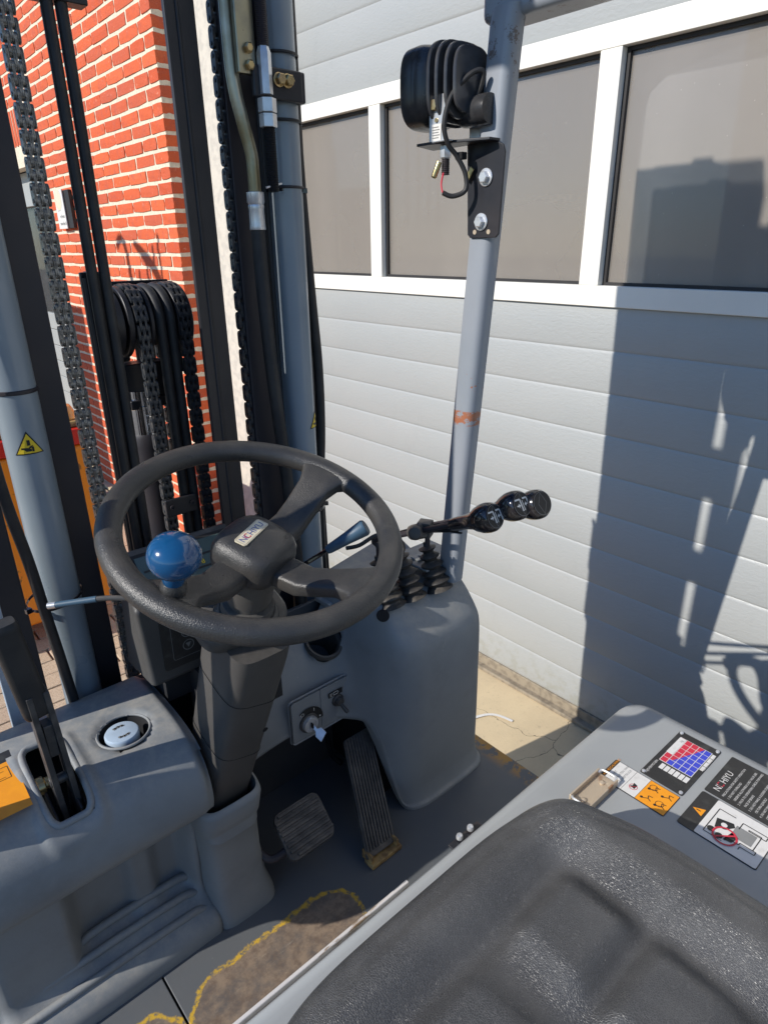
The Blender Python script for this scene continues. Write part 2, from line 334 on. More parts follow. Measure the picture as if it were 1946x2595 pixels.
class Decal(MB):      # flat print laid in thin layers on a plate
    def __init__(s, O, U, W):
        super().__init__(); s.O = V(O); s.U = V(U).normalized(); s.W = V(W).normalized(); s.N = s.U.cross(s.W).normalized()
    def p(s, x, y, h=0): return s.O+s.U*x+s.W*y+s.N*h
    def poly(s, pts, h, mi): return s.add([s.p(x, y, h) for x, y in pts], [tuple(range(len(pts)))], mi)
    def rect(s, x0, y0, x1, y1, h, mi): return s.poly([(x0, y0), (x1, y0), (x1, y1), (x0, y1)], h, mi)
    def slab(s, x0, y0, x1, y1, t, mi): return s.prism([(x0, y0), (x1, y0), (x1, y1), (x0, y1)], s.O, s.U, s.W, t, mi)
    def line(s, pts, w, h, mi):
        for (a, b), (c, d) in zip(pts, pts[1:]):
            L = math.hypot(c-a, d-b) or 1; nx, ny = -(d-b)/L*w/2, (c-a)/L*w/2; s.poly([(a+nx, b+ny), (a-nx, b-ny), (c-nx, d-ny), (c+nx, d+ny)], h, mi)
        return s
    def ring(s, cx, cy, r, w, h, mi, n=28): return s.line([(cx+r*math.cos(2*math.pi*i/n), cy+r*math.sin(2*math.pi*i/n)) for i in range(n+1)], w, h, mi)
    def disc(s, cx, cy, r, h, mi, n=20): return s.poly([(cx+r*math.cos(2*math.pi*i/n), cy+r*math.sin(2*math.pi*i/n)) for i in range(n)], h, mi)
    def text(s, st, size, x, y, h, mi, bold=1.0, sx=1):
        vs, fs = text_geo(st, size); return s.add([s.p(x+v[0]*sx, y+v[1], h) for v in vs], fs, mi)

X, Y, Z = V((1, 0, 0)), V((0, 1, 0)), V((0, 0, 1))
GZ = -.5
exec_parts = []
# ================================================================== THE SETTING
g = MB(); g.add([(-60, -60, GZ-.02), (60, -60, GZ-.02), (60, 60, GZ-.02), (-60, 60, GZ-.02)], [(0, 1, 2, 3)]); struct(g.build('ground', 'asphalt', smooth=False))
g = MB(); g.box((1.62, 1, GZ-.02), (.40, 14, .04))
apron = struct(g.build('concrete_apron', 'apron_concrete', smooth=False))
pv = MB(); pv.add([(-3, 1.6, GZ-.012), (1.4, 1.6, GZ-.012), (1.4, 9, GZ-.012), (-3, 9, GZ-.012)], [(0, 1, 2, 3)])
paving = struct(pv.build('paved_yard', 'paver', smooth=False))
pm_ = []
for k in range(3):
    b = MB(); b.box((0, 0, 0), (.196, .096, .03)); o = b.build('paver', 'paver', paving, bevel=.004, seg=1); pm_.append(o)
n = 0
for i in range(17):
    for j in range(17):
        x = -.55+.1*j*1.02; y = 2.0+i*.1
        if j % 2: continue
        o = pm_[n % 3] if n < 3 else pm_[n % 3].copy()
        if n >= 3: COL.objects.link(o)
        o.parent = paving; o.location = (x*1.0+(.1 if i % 2 else 0), y, GZ-.012+random.uniform(0, .004)); o.rotation_euler = (random.uniform(-.01, .01), random.uniform(-.01, .01), random.uniform(-.01, .01)); n += 1
c = Decal((0, 0, GZ+.004), X, Y); ch = smooth_path([(1.43, 1.245, 0), (1.518, 1.215, 0), (1.553, 1.191, 0), (1.569, 1.159, 0), (1.577, 1.12, 0)], 8)
c.line([(p.x, p.y) for p in ch], .012, 0, 0); o = c.build('chalk_line', 'ink_white', smooth=False); tag(o, 'white curved chalk line drawn on the tan concrete by the door', 'chalk mark')

# ---- sectional door
DX = 1.757; D0, D1 = -2.4, 2.72
door = empty('sectional_door', (DX, .2, GZ), 'large light grey sectional door with a row of windows in white frames', 'door')
hs = [.055, .181, .307, .432, .556, .680, .805, .93, 1.054, 1.178, 1.301, 1.423]
def strip(z0, z1):
    b = MB(); zz0, zz1 = GZ+z0, GZ+z1; e = .0035
    prof = [(DX+.04, zz0), (DX+.0032, zz0), (DX+.0014, zz0+e), (DX, zz0+e*2.6), (DX, zz1-e*2.4), (DX+.0016, zz1-e*.9), (DX+.0032, zz1), (DX+.04, zz1)]
    ys = [D0, 0, 1, 2, D1]
    b.loft([[V((x, y, z)) for x, z in prof] for y in ys], True, False); return b.build('door_panel', 'door_panel', door, ang=60)
for a, b_ in zip(hs, hs[1:]): strip(a, b_)
hs2 = [2.105, 2.228, 2.345, 2.47, 2.595, 2.72, 2.845, 2.97, 3.1]
for a, b_ in zip(hs2, hs2[1:]): strip(a, b_)
b = MB(); b.box((DX+.012, (D0+D1)/2, GZ+.028), (.03, D1-D0, .052)); b.box((DX-.012, (D0+D1)/2, GZ+.008), (.03, D1-D0, .016))
pm('sill_rubber', (.30, .25, .18), (.2, .165, .12), 40, .8, bs=150, bst=.5); b.build('bottom_seal', 'sill_rubber', door, bevel=.004)
zl0, zl1, zu0, zu1 = .923, .9795, 1.549, 1.605
for z0, z1 in ((zl0, zl1), (zu0, zu1)):
    b = MB(); b.box((DX+.014, (D0+D1)/2, (z0+z1)/2), (.048, D1-D0, z1-z0)); b.build('window_rail', 'white_frame', door, bevel=.002)
mus = [2.952, 2.0245, 1.0985, .172, -.755, -1.68]
for m in mus[1:]:
    b = MB(); b.box((DX+.013, m, (zl1+zu0)/2), (.044, .062, zu0-zl1)); b.build('mullion', 'white_frame', door, bevel=.002)
for a, b_ in zip(mus, mus[1:]):
    y0, y1 = b_+.031, min(a-.031, D1)
    b = MB(); b.box((DX+.026, (y0+y1)/2, (zl1+zu0)/2), (.006, y1-y0, zu0-zl1)); b.build('window_pane', 'dirty_glass', door, smooth=False)
    b = MB()
    for yy in (y0+.006, y1-.006): b.box((DX+.018, yy, (zl1+zu0)/2), (.009, .010, zu0-zl1-.001))
    for zz in (zl1+.004, zu0-.005): b.box((DX+.0175, (y0+y1)/2, zz), (.009, y1-y0-.022, .009))
    b.build('gasket', 'gasket', door, smooth=False)
# hall behind the windows
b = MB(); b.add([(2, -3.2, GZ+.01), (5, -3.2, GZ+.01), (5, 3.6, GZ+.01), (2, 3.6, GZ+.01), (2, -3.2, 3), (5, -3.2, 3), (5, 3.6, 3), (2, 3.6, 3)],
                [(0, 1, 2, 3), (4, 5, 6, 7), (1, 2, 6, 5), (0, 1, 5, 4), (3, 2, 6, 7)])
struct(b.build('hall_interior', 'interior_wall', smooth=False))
b = MB(); b.box((2.12, 2.13, .8), (.06, .05, 1.15)); tag(b.build('rack_upright', 'interior_orange', bevel=.004), 'orange rack upright standing behind the window pane left of the lamp', 'rack')
b = MB(); b.tube([(2.1, 2.035, -.4), (2.1, 2.035, 1.38)], .012, 12); tag(b.build('white_pipe', 'ink_white'), 'thin white pipe beside the orange upright behind the window', 'pipe')
b = MB(); b.box((2.4, 1.65, .62), (.05, .8, .05)); b.box((2.4, 1.65, 1.25), (.05, .8, .03)); b.box((2.4, 1.27, .6), (.05, .04, 1.6)); tag(b.build('shelf_frame', 'rusty_brown', bevel=.003), 'brown shelf frame dimly visible behind the middle window', 'shelf')
pts = [(1.05, .75), (1.05, 1.40), (1.035, 1.455), (.99, 1.49), (.77, 1.528), (-.1, 1.62), (-.1, .75)]
b = MB(); b.prism([(p[0], p[1]) for p in pts], (1.85, 0, 0), Y, Z, .012); tag(b.build('bright_patch_board', 'frosted', bevel=.003), 'pale frosted board added behind the right hand window to make a bright patch', 'board')  # added board, gives the pane its bright patch

# ---- jamb between brickwork and door
b = MB(); b.box((1.66, 2.855, 1.4), (.235, .47, 3.8)); tag(b.build('door_jamb', 'jamb_plaster', bevel=.003), 'cream plastered door jamb between the red brickwork and the grey door', 'door jamb')
b = MB(); b.box((1.80, 3.0, 1.4), (.03, .7, 3.8)); b.box((1.79, -3.0, 1.4), (.06, 1.2, 3.8)); b.box((1.80, .3, 3.0), (.05, 6.6, .9)); tag(b.build('hall_wall', 'jamb_plaster', smooth=False), 'plastered wall strip framing the large grey sectional door', 'wall')

# ---- brick wall
BX = 1.46; BY0, BY1 = 3.09, 4.92
wall = empty('brick_wall', (BX, BY0, GZ), 'red brick wall with pale mortar joints left of the sectional door', 'wall')
b = MB(); b.box((BX+.0435, (BY0+BY1)/2+.0005, 1.4), (.08, BY1-BY0-.007, 3.8)); b.box((BX+.0435, 7, 2.45), (.08, 4.17, 1.7)); b.build('mortar', 'mortar', wall, smooth=False)
def brick_mesh(L, seed):
    random.seed(seed); bm = bmesh.new(); bmesh.ops.create_cube(bm, size=1)
    bmesh.ops.subdivide_edges(bm, edges=bm.edges[:], cuts=1, use_grid_fill=True)
    for v in bm.verts:
        v.co = V((v.co.x*.08, v.co.y*L, v.co.z*.0475)); v.co += V((random.uniform(-.0015, .0015), random.uniform(-.0022, .0022), random.uniform(-.002, .002)))
        if abs(v.co.z) > .02 and abs(v.co.y) > L*.4: v.co.y *= 1-.006/L; v.co.z *= .94
    me = bpy.data.meshes.new('brick'); bm.to_mesh(me); bm.free(); me.materials.append(MT['brick']); return me
BM = {L: [brick_mesh(L, i*7+int(L*1000)) for i in range(5)] for L in (.202, .095, .146, .143)}
BM['sold'] = [brick_mesh(.208, 99)]
cand = []
random.seed(11)
for k in range(0, 56):
    z = GZ+.029+.0625*k; y = BY0; first = True; row = k % 2; sq = 0
    while y < BY1-.03:
        L = ((.143,) if row else (.095, .146))[sq] if sq < (1 if row else 2) else .202
        sq += 1
        if y+L > BY1: L = min((.095, .146, .202), key=lambda q: abs(q-(BY1-y)))
        cand.append((y+L/2, z, L)); y += L+.011
def key(c): return (V((BX, c[0], c[1]))-CAM).length + (8 if not (.0 < c[1] < 2.6) and c[0] > 3.6 else 0) + (20 if c[1] > 1.1+.34*c[0] or c[1] < 1.1-.36*c[0] else 0)
cand.sort(key=key)
for i, (y, z, L) in enumerate(cand[:296]):
    o = bpy.data.objects.new('brick', random.choice(BM[L])); COL.objects.link(o); o.parent = wall
    o.location = V((BX+.04+random.uniform(-.0015, .0015), y, z+random.uniform(-.001, .001)))-wall.location
    o.rotation_euler = (random.uniform(-.006, .006), 0, random.uniform(-.006, .006)+math.pi*random.choice((0, 0)))
rest = MB()
for y, z, L in cand[296:]:
    me = random.choice(BM[L]); rest.add([v.co+V((BX+.04+random.uniform(-.001, .001), y, z)) for v in me.vertices], [tuple(p.vertices) for p in me.polygons])
for i in range(28):      # soldier course over the far opening
    me = BM['sold'][0]; rest.add([V((BX+.04+v.co.x, 4.96+i*.0615+v.co.z, 1.83+v.co.y)) for v in me.vertices], [tuple(p.vertices) for p in me.polygons])
for k in range(20):
    for i in range(9):
        me = BM[.202][k % 5]; rest.add([V((BX+.04, 5.03+i*.219+(.1 if k % 2 else 0), 1.975+.0625*k))+v.co for v in me.vertices], [tuple(p.vertices) for p in me.polygons])
o = rest.build('farther_bricks', 'brick', wall, smooth=False); o['kind'] = 'stuff'
# ---- small sign on the bricks
sg = empty('house_sign', (BX, 4.56, 1.2), 'small white sign with a cream disc fixed on the sunlit red bricks', 'sign')
b = MB(); b.box((BX-.012, 4.50, 1.31), (.02, .14, .21)); b.build('backing', 'gasket', sg, bevel=.003)
d = Decal((BX-.026, 4.665, 1.205), -Y, Z); d.slab(0, 0, .15, .215, .006, 0); d.disc(.06, .165, .062, .0065, 1, 30); d.text('erhent', .03, .055, .06, .007, 2); d.text('neerbech', .03, .035, .02, .007, 2); d.line([(.03, .1), (.08, .102)], .002, .007, 2)
d.build('face', ['ink_white', 'badge_cream', 'ink_grey'], sg, smooth=False)
# ---- second door farther along
d2 = empty('far_door', (1.6, 6.2, GZ), 'white and grey door with a glazed upper half, at the far end of the brick wall', 'door')
b = MB(); b.box((1.53, 6.5, 1.655), (.06, 3.2, .10)); b.build('head_frame', 'white_frame', d2, bevel=.003)
b = MB(); b.box((1.585, 6.5, 1.49), (.04, 3.2, .22)); b.build('door_panel', 'door_panel', d2, bevel=.003)
for i in range(9):
    b = MB(); b.box((1.6, 6.5, -.44+.125*i), (.04, 3.2, .121)); b.build('door_panel', 'door_panel', d2, bevel=.004)
b = MB(); b.box((1.6, 6.5, 1.0), (.006, 3.2, .78)); b.build('window_pane', 'clear_glass', d2, smooth=False)
b = MB(); b.box((1.596, 5.02, 1.0), (.03, .03, .78)); b.box((1.596, 5.09, 1.0), (.014, .014, .78)); b.build('glazing_bar', 'blue_grey_paint', d2, bevel=.002)
b = MB(); b.box((1.75, 6.5, 1.0), (.02, 3.2, 3)); b.build('backing_wall', 'interior_wall', d2, smooth=False)

# ---- orange machine parked behind the mast
om = empty('orange_machine', (.5, 3.2, GZ), 'scuffed orange machine with a red stripe, parked behind the left mast chain', 'machine')
b = MB(); b.box((.45, 3.15, -.03), (.72, .7, .74)); b.build('counterweight', 'orange_paint', om, bevel=.02, seg=3)
b = MB(); b.box((.45, 3.148, .377), (.725, .70, .068)); b.build('stripe', 'red_paint', om, bevel=.008)
b = MB(); b.box((.45, 3.16, .425), (.70, .68, .026)); b.build('top_plate', 'rusty_brown', om, bevel=.006)
b = MB(); b.lathe([(.06, 0), (.062, .03), (.05, .055), (.02, .065)], (.745, 2.9, .438), Z, 24); b.build('beacon', 'amber', om)
b = MB(); b.box((-.3, 4.62, .55), (.04, .62, 1.95)); b.box((-.3, 5.25, .75), (.04, .52, 2.2)); b.build('shadow_panel', 'rail_paint', om, bevel=.01)  # slabs out of view, added to throw shade on the bricks
hz = MB(); by = 3.66
for i, (y, zt) in enumerate(((.03, 2.27), (.10, 2.22), (.20, 2.17), (.31, 2.1), (.43, 2.0))): hz.tube([(-.3, by+y, 1.2), (-.3, by+y, zt-.04), (-.3, by+y-.01, zt)], .011, 8)
hz.tube(smooth_path([(-.3, by-.01, 1.95), (-.3, by+.10, 2.1), (-.3, by+.22, 2.18), (-.3, by+.33, 2.24)], 6), [.012+.02*math.sin(math.pi*i/18) for i in range(19)], 8)
hz.tube(smooth_path([(-.3, by+.43, 1.95), (-.3, by+.44, 2.2), (-.3, by+.5, 2.26), (-.3, by+.56, 2.22)], 6), .02, 8); hz.build('shadow_hose', 'rubber', om)  # tubes out of view, added for the hooked shadows on the bricks
# ================================================================== THE TRUCK
T = empty('forklift', (.49, .6, GZ), 'grey electric forklift with black steering wheel, blue spinner knob and black vinyl seat', 'forklift')
# ---- chassis and floor
b = MB(); b.box((.455, .2, -.24), (.94, 1.6, .40)); b.box((.49, 1.03, .08), (.84, .03, .60)); b.box((.49, 1.12, -.3), (.5, .2, .2)); b.build('chassis', 'inner_dark', T, bevel=.01)
FY = .60
for x0, x1 in ((-.035, .1775), (.1805, .985)):
    b = MB(); b.box(((x0+x1)/2, (FY+1.0)/2, -.006), (x1-x0, 1.0-FY, .012)); b.build('floor_plate', 'floor_plate_paint', T, bevel=.0015)
b = MB(); b.box((.965, .80, -.10), (.03, .36, .16)); b.box((1.02, .78, -.26), (.14, .34, .012)); b.build('side_step', 'floor_plate_paint', T, bevel=.003)
# ---- hood (battery cover) carrying the seat
HZ = .36
b = MB(); rows = []
R_ = .05
def hoodring(off, z):
    pts = []; x0, x1, y0, y1 = -.045-off, .945+off, -.9, .425+off
    for i in range(9):
        a = math.pi/2*i/8; r = .045+off; pts.append(V((x1-r+r*math.sin(a), y1-r+r*math.cos(a), z)))
    pts += [V((x1, y0, z)), V((x0, y0, z)), V((x0, y1, z))]; return pts
rings = [hoodring(.0, -.3), hoodring(.0, HZ-.03), hoodring(-.003, HZ-.012), hoodring(-.010, HZ-.003), hoodring(-.022, HZ), hoodring(-.5 if False else -.03, HZ)]
b.loft(rings, True); b.build('hood', 'hood_paint', T, ang=50); hoodo = bpy.data.objects['hood']
b = MB(); b.box((.185, .4275, HZ-.022), (.44, .005, .026)); b.build('worn_lip', 'worn_edge', T, bevel=.0015)
# hinge bolts at hood edge
for x, y in ((.530, .433), (.508, .433)):
    b = MB(); b.lathe([(.0048, 0), (.005, .003), (.004, .006), (.0012, .007)], (x, y, .340), Z, 14); b.build('rivet', 'silver', T)
b = MB(); b.box((.52, .432, .336), (.06, .012, .003)); b.build('hinge_tab', 'black_paint', T, bevel=.001)
# ---- sheet shells with openings
def catmull(P, m):
    pts = [V((p[0], p[1], 0)) for p in P]; S = smooth_path(pts, 10); L = [0]
    for a, c in zip(S, S[1:]): L.append(L[-1]+(c-a).length)
    out = []; j = 0
    for i in range(m):
        t = L[-1]*i/(m-1)
        while j < len(S)-2 and L[j+1] < t: j += 1
        w = (t-L[j])/max(L[j+1]-L[j], 1e-9); out.append(S[j].lerp(S[j+1], min(max(w, 0), 1)))
    return out, L[-1]
def sst(a, b_, x): t = min(max((x-a)/(b_-a), 0), 1); return t*t*(3-2*t)
# left cowl
prof = [(1.0, -.02), (1.0, .20), (.995, .39), (.975, .422), (.93, .428), (.88, .428), (.83, .424), (.79, .412), (.757, .385), (.742, .345), (.745, .305), (.768, .275), (.80, .255), (.815, .22), (.82, .15), (.825, .09), (.822, .06), (.805, .045), (.785, .035), (.772, .02), (.770, -.005)]
NR = 170; pr, PL = catmull(prof, NR)
xs = [-.035, -.033, -.028, -.02, -.01]+[.0+.005*i for i in range(60)]; xs = [x for x in xs if x < .289]+[.2895, .2955, .2995, .3015]
cap_c = (.2195, .855); cap_r = .0375
slot_x = (.086, .142); slot_s = (None, None)
vs = []; ins = {}
arc = [PL*i/(NR-1) for i in range(NR)]
def sidx(yv, zv, rng=(0, NR)): return min(range(*rng), key=lambda i: (pr[i].x-yv)**2+(pr[i].y-zv)**2)
s0 = arc[sidx(.905, .428)]; s1 = arc[sidx(.768, .395)]
sc_, ss_ = (s0+s1)/2, (s1-s0)/2; xc_, xw_ = sum(slot_x)/2, (slot_x[1]-slot_x[0])/2
for ci, x in enumerate(xs):
    edge = max(sst(.286, .3015, x), sst(-.018, -.035, x))
    for i, p in enumerate(pr):
        y, z = p.x, p.y; s = arc[i]; px = x
        if edge > 0:       # round the right hand end
            y += edge*.012*(1 if z < .40 and y < .9 else 0); z -= edge*.012*(1 if z > .3 else 0)
        wz = sst(.045, .085, z)*sst(.27, .22, z) if y < .9 else 0
        pocket = sst(.075, .105, x)*sst(.285, .262, x)
        y += .042*pocket*wz*(1-.35*sst(.17, .19, x)*sst(.235, .21, x))
        if y < .9 and z < .08:
            lw = sst(-.3, .04, x)*sst(.262, .235, x); z += .0
        # lip round the slot
        q = (abs((x-xc_)/xw_)**5+abs((s-sc_)/ss_)**5)**.2
        if 1 < q < 1.6 and y < .9 and i > 30: 
            k = math.sin((q-1)/.6*math.pi); z += .0035*k; y -= .0035*k*sst(.88, .80, y)
        if .90 < q < 1.10 and abs(abs((x-xc_)/xw_)-1) < .12:
            px = xc_+math.copysign(xw_, x-xc_)
        # cap well
        dx, dy = x-cap_c[0], y-cap_c[1]; r = math.hypot(dx, dy)
        if z > .39 and r < cap_r+.012:
            if cap_r-.0032 < r < cap_r+.0032: px = cap_c[0]+dx/r*cap_r; y = cap_c[1]+dy/r*cap_r
            if r < cap_r+.004: z -= .004
        vs.append(V((px, y, z)))
        ins[(ci, i)] = -1 if (q < .99 and i > 20) else ((0 if cap_r-.0032 < r < cap_r+.0032 else r-cap_r) if z > .38 else 1)
fs = []
for a in range(len(xs)-1):
    for i in range(NR-1):
        c4 = [ins[(a, i)], ins[(a+1, i)], ins[(a+1, i+1)], ins[(a, i+1)]]
        if sum(c4) < 0: continue
        fs.append((a*NR+i, (a+1)*NR+i, (a+1)*NR+i+1, a*NR+i+1))
b = MB(); b.add(vs, fs)
lastcol = [len(vs)-NR+i for i in range(NR)]; o0 = len(b.v); b.v += [V((.2985, p.x*.94+.055, p.y*.94+.01)) for p in pr]; 
b.f += [(lastcol[i], lastcol[i+1], o0+i+1, o0+i) for i in range(NR-1)]; b.mi += [0]*(NR-1)
cowl = b.build('front_cowl', 'body_grey', T, ang=80)
b = MB()
for k, (yy, zz, x0, x1) in enumerate(((.853, .0815, .105, .258), (.829, .0650, .03, .256), (.803, .0465, -.03, .262))):
    b.tube([(x0-.020, yy, zz-.012), (x0, yy, zz-.002)]+[(x, yy, zz) for x in (.13, .2)]+[(x1, yy, zz-.002), (x1+.02, yy, zz-.012)], .0068, 12)
ribs = b.build('toe_rib', 'body_grey', cowl)
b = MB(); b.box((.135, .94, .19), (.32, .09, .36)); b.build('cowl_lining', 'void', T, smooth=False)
ca0 = (.2155, .852)
# cap well + washer reservoir cap
b = MB(); b.lathe([(cap_r+.001, .0), (cap_r, -.004), (cap_r-.004, -.05), (.005, -.051)], (*cap_c, .4235), Z, 40, cap=False); b.lathe([(.02, -.05), (.0195, -.012), (.016, -.010)], (ca0[0], ca0[1], .42), Z, 30); b.build('cap_well', 'inner_dark', T)
ca = (.2155, .852, .396)
b = MB(); b.lathe([(.012, 0), (.0225, .002), (.0225, .012), (.0245, .013), (.025, .0275), (.0235, .030), (.022, .0305), (.0, .0306)], ca, Z, 40); cp = b.build('reservoir_cap', 'white_plastic', T)
d = Decal((ca[0], ca[1], ca[2]+.0312), X, Y)
for sgn in (1, -1):
    for i in range(9): a = math.radians(60+i*7); d.disc(.015*math.cos(a), sgn*.015*math.sin(a)*.85, .0012+.0008*(i % 3), 0, 0, 6)
d.build('mark', 'ink_grey', cp, smooth=False)
b = MB(); b.tube([(cap_c[0]+(cap_r+.0005)*math.cos(a), cap_c[1]+(cap_r+.0005)*math.sin(a),   .4228) for a in [2*math.pi*i/48 for i in range(48)]], .0022, 10, closed=True); b.build('well_rim', 'body_grey', cowl)
rimp = []
for i in range(56):
    a = 2*math.pi*i/56; cu, su = math.cos(a), math.sin(a); ux = math.copysign(abs(cu)**.42, cu); us = math.copysign(abs(su)**.42, su)
    ii = min(range(NR), key=lambda q: abs(arc[q]-(sc_+ss_*us*1.01))); p_ = pr[ii]; rimp.append(V((xc_+xw_*1.03*ux, p_.x-.0005, p_.y+.0003)))
for _ in range(3): rimp = [(rimp[i-1]+rimp[i]*2+rimp[(i+1) % len(rimp)])/4 for i in range(len(rimp))]
b = MB(); b.tube(rimp, .0050, 12, closed=True); b.build('slot_rim', 'body_grey', cowl)
# dark handle well linings
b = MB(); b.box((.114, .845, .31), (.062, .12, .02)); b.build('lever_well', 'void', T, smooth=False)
# ---- towing decal
dO = V((-.02, .832, .4225)); d = Decal((-.085, .80, .0), X, Y)
def cz(y): 
    i = sidx(y, .42, (30, 75)); return pr[i].y
strips = [(.79+.012*i) for i in range(12)]
d = MB(); lab = lambda y0, y1, mi: d.add([(-.10, y0, cz(y0)+.0008), (.079-(.948-y0)*.02, y0, cz(y0)+.0008), (.079-(.948-y1)*.02, y1, cz(y1)+.0008), (-.10, y1, cz(y1)+.0008)], [(0, 1, 2, 3)], mi)
for y0, y1 in zip(strips, strips[1:]): lab(y0, y1, 1 if y1 > .905 else 0)
lb = d.build('towing_label', ['ink_orange', 'plate_black'], T, smooth=True)
d = Decal((0, 0, .4292), X, Y); d.text('BEFORE TOWING', .014, -.058, .908, 0, 0, sx=1); o = d.build('lettering', 'ink_orange', lb, smooth=False)
d = Decal((0, 0, .4268), X, Y); d.line([(.02, .862), (.068, .862), (.068, .888), (.0, .888)], .0008, 0.0022, 0)
for i in range(5): d.line([(.0, .866+i*.0045), (.062-.008*(i % 3), .866+i*.0045)], .0006, .0022, 0)
ln = [(.03, .848), (.045, .853)]; d.line(ln, .0016, .0012, 0); d.poly([(.045, .850), (.053, .855), (.044, .856)], .0012, 0); d.ring(.058, .846, .004, .0008, .0012, 0, 12); d.line([(.055, .842), (.052, .826)], .0008, -.001, 0); d.line([(.061, .842), (.064, .826)], .0008, -.001, 0)
d.poly([(-.01, .832), (.02, .842), (.042, .836), (.04, .826), (.03, .818), (.03, .806), (.01, .806), (.012, .82)], -.0026, 0)
d.build('lettering', 'ink_black', lb, smooth=False)

# ---- parking brake lever standing in the slot
hb = MB()
lv0, lv1 = V((.116, .815, .33)), V((.112, .812, .60)); ax = (lv1-lv0).normalized()
for dx in (-.0095, .0105): hb.prism([(-.016, 0), (.016, 0), (.012, .23), (-.012, .23)], V((.1165+dx, .808, .345)), V((0, 1, 0)), V((-.03, .02, 1)), .0075)
hb.tube([(.103, .812, .43), (.128, .812, .43)], .007, 14); hb.box((.1165, .812, .50), (.012, .02, .05)); brake = hb.build('parking_brake_lever', 'lever_steel', T, bevel=.001)
gp = [];A0 = V((.1115, .815, .541)); A1 = V((.0985, .823, .678)); ad = (A1-A0).normalized(); aa, ab = basis(ad, Y)
b = MB()
for k in range(26):
    t = k/25; w = 1+.035*math.sin(k*math.pi*.9) if 2 < k < 24 else 1
    e = 1 if 0 < k < 25 else .86
    b_ring = [A0.lerp(A1, t)+aa*x*e+ab*y*(e*(1.02 if y > 0 else w)) for x, y in sup(20, .0175, .0150, 4.5)]; gp.append(b_ring)
b.loft(gp); b.build('grip', 'rubber', brake)
b = MB(); b.lathe([(.009, 0), (.013, .002), (.013, .01), (.009, .012), (.009, .02)], (.078+.012, .845, .405), X, 18); b.build('pivot_pin', 'yellow_zinc', brake)
b = MB(); b.box((.128, .82, .36), (.003, .06, .09), Matrix.Rotation(.3, 3, 'X')); b.box((.136, .825, .355), (.003, .05, .08), Matrix.Rotation(.2, 3, 'X')); b.box((.098, .82, .35), (.003, .07, .09), Matrix.Rotation(.3, 3, 'X')); b.tube([(.09, .81, .345), (.14, .81, .345)], .006, 10); b.build('linkage', 'silver' if False else 'rail_paint', brake, bevel=.0008)

# ---- right hand console with the dash
def plan():
    P = [(.405, .875), (.45, .872), (.52, .868), (.58, .866), (.62, .862), (.648, .848), (.668, .822), (.684, .79), (.703, .762), (.73, .747), (.76, .742), (.82, .741), (.88, .742), (.912, .747), (.932, .765), (.9385, .80), (.94, .86), (.94, .93), (.94, .99)]
    out, L = catmull(P, 150); return out
pl = plan(); NC = len(pl); vs = []; ins = {}
cup_c = V((.628, .905, .3735)); cup_n = V((0, -.50, .866)); cup_r = .033
PBX = [(-.016, -.002), (-.015, .006), (-.008, .014), (-.002, .035), (0, .06), (0, .15), (.001, .25), (.002, .33), (.004, .368), (.010, .390), (.022, .408), (.045, .434), (.070, .454), (.100, .468), (.15, .476), (.22, .482)]
PDS = [(.055, .214), (.018, .200), (.003, .206), (-.001, .214), (0, .225), (.001, .24), (.004, .262), (.009, .285), (.015, .305), (.022, .325), (.032, .348), (.045, .368), (.062, .384), (.082, .393), (.105, .397), (.13, .398)]
NRc = 120
def resamp(P):
    S, L = catmull(P, NRc); return [(p.x, p.y) for p in S]
# resample both by control-point index so that rows correspond
def by_index(P):
    S = smooth_path([(p[0], p[1], 0) for p in P], 8); return [(S[int(round(i*(len(S)-1)/(NRc-1)))].x, S[int(round(i*(len(S)-1)/(NRc-1)))].y) for i in range(NRc)]
RB, RD = by_index(PBX), by_index(PDS)
for ci, p in enumerate(pl):
    x, y = p.x, p.y
    onb = sst(.655, .715, x) if y > .745 else 1.0
    if x > .715: onb = 1
    side = sst(.915, .94, x)
    tx = x if x < .62 else (.62+(x-.62)*.75 if x < .70 else .68+(min(x, .94)-.70)*.66); ty = 1.0
    if side > 0: tx = .84
    src = V((x, y)); tgt = V((tx, ty)); dr = tgt-src; DL = dr.length; dr = dr/DL
    arch = .022*math.sin(math.pi*min(max((x-.41)/.24, 0), 1))
    for i in range(NRc):
        db, zb = RB[i]; dd, zd = RD[i]
        zd += arch*max(0, 1-(zd-.2)/.08) if zd < .28 else 0
        w = onb; d_ = dd*(1-w)+db*w; z = zd*(1-w)+zb*w
        if w < 1 and i < NRc*.25: z = zd+(zb-zd)*sst(.0, 1, sst(.66, .712, x))
        if side > 0 and d_ > .012: d_ = .012+(d_-.012)*(1-.42*side)
        d_ = min(d_, DL-.004)
        q = src+dr*d_; P3 = V((q.x, q.y, z)); v_ = P3-cup_c; hh_ = v_.dot(cup_n); rad = v_-cup_n*hh_; r = rad.length
        if abs(hh_) < .035 and cup_r-.0035 < r < cup_r+.0035: P3 = cup_c+rad/r*cup_r+cup_n*hh_; r = cup_r
        ins[(ci, i)] = r-cup_r if abs(hh_) < .035 else 1
        vs.append(P3)
fs = []
for a in range(NC-1):
    for i in range(NRc-1):
        c4 = [ins[(a, i)], ins[(a+1, i)], ins[(a+1, i+1)], ins[(a, i+1)]]
        if sum(c4) < 0: continue
        fs.append((a*NRc+i, (a+1)*NRc+i, (a+1)*NRc+i+1, a*NRc+i+1))
b = MB(); b.add(vs, fs); n0 = len(b.v)
last = [ci*NRc+NRc-1 for ci in range(NC)]; b.v += [V((.40, 1.0, .398)), V((.9, 1.0, .50))]     # close the top towards the back
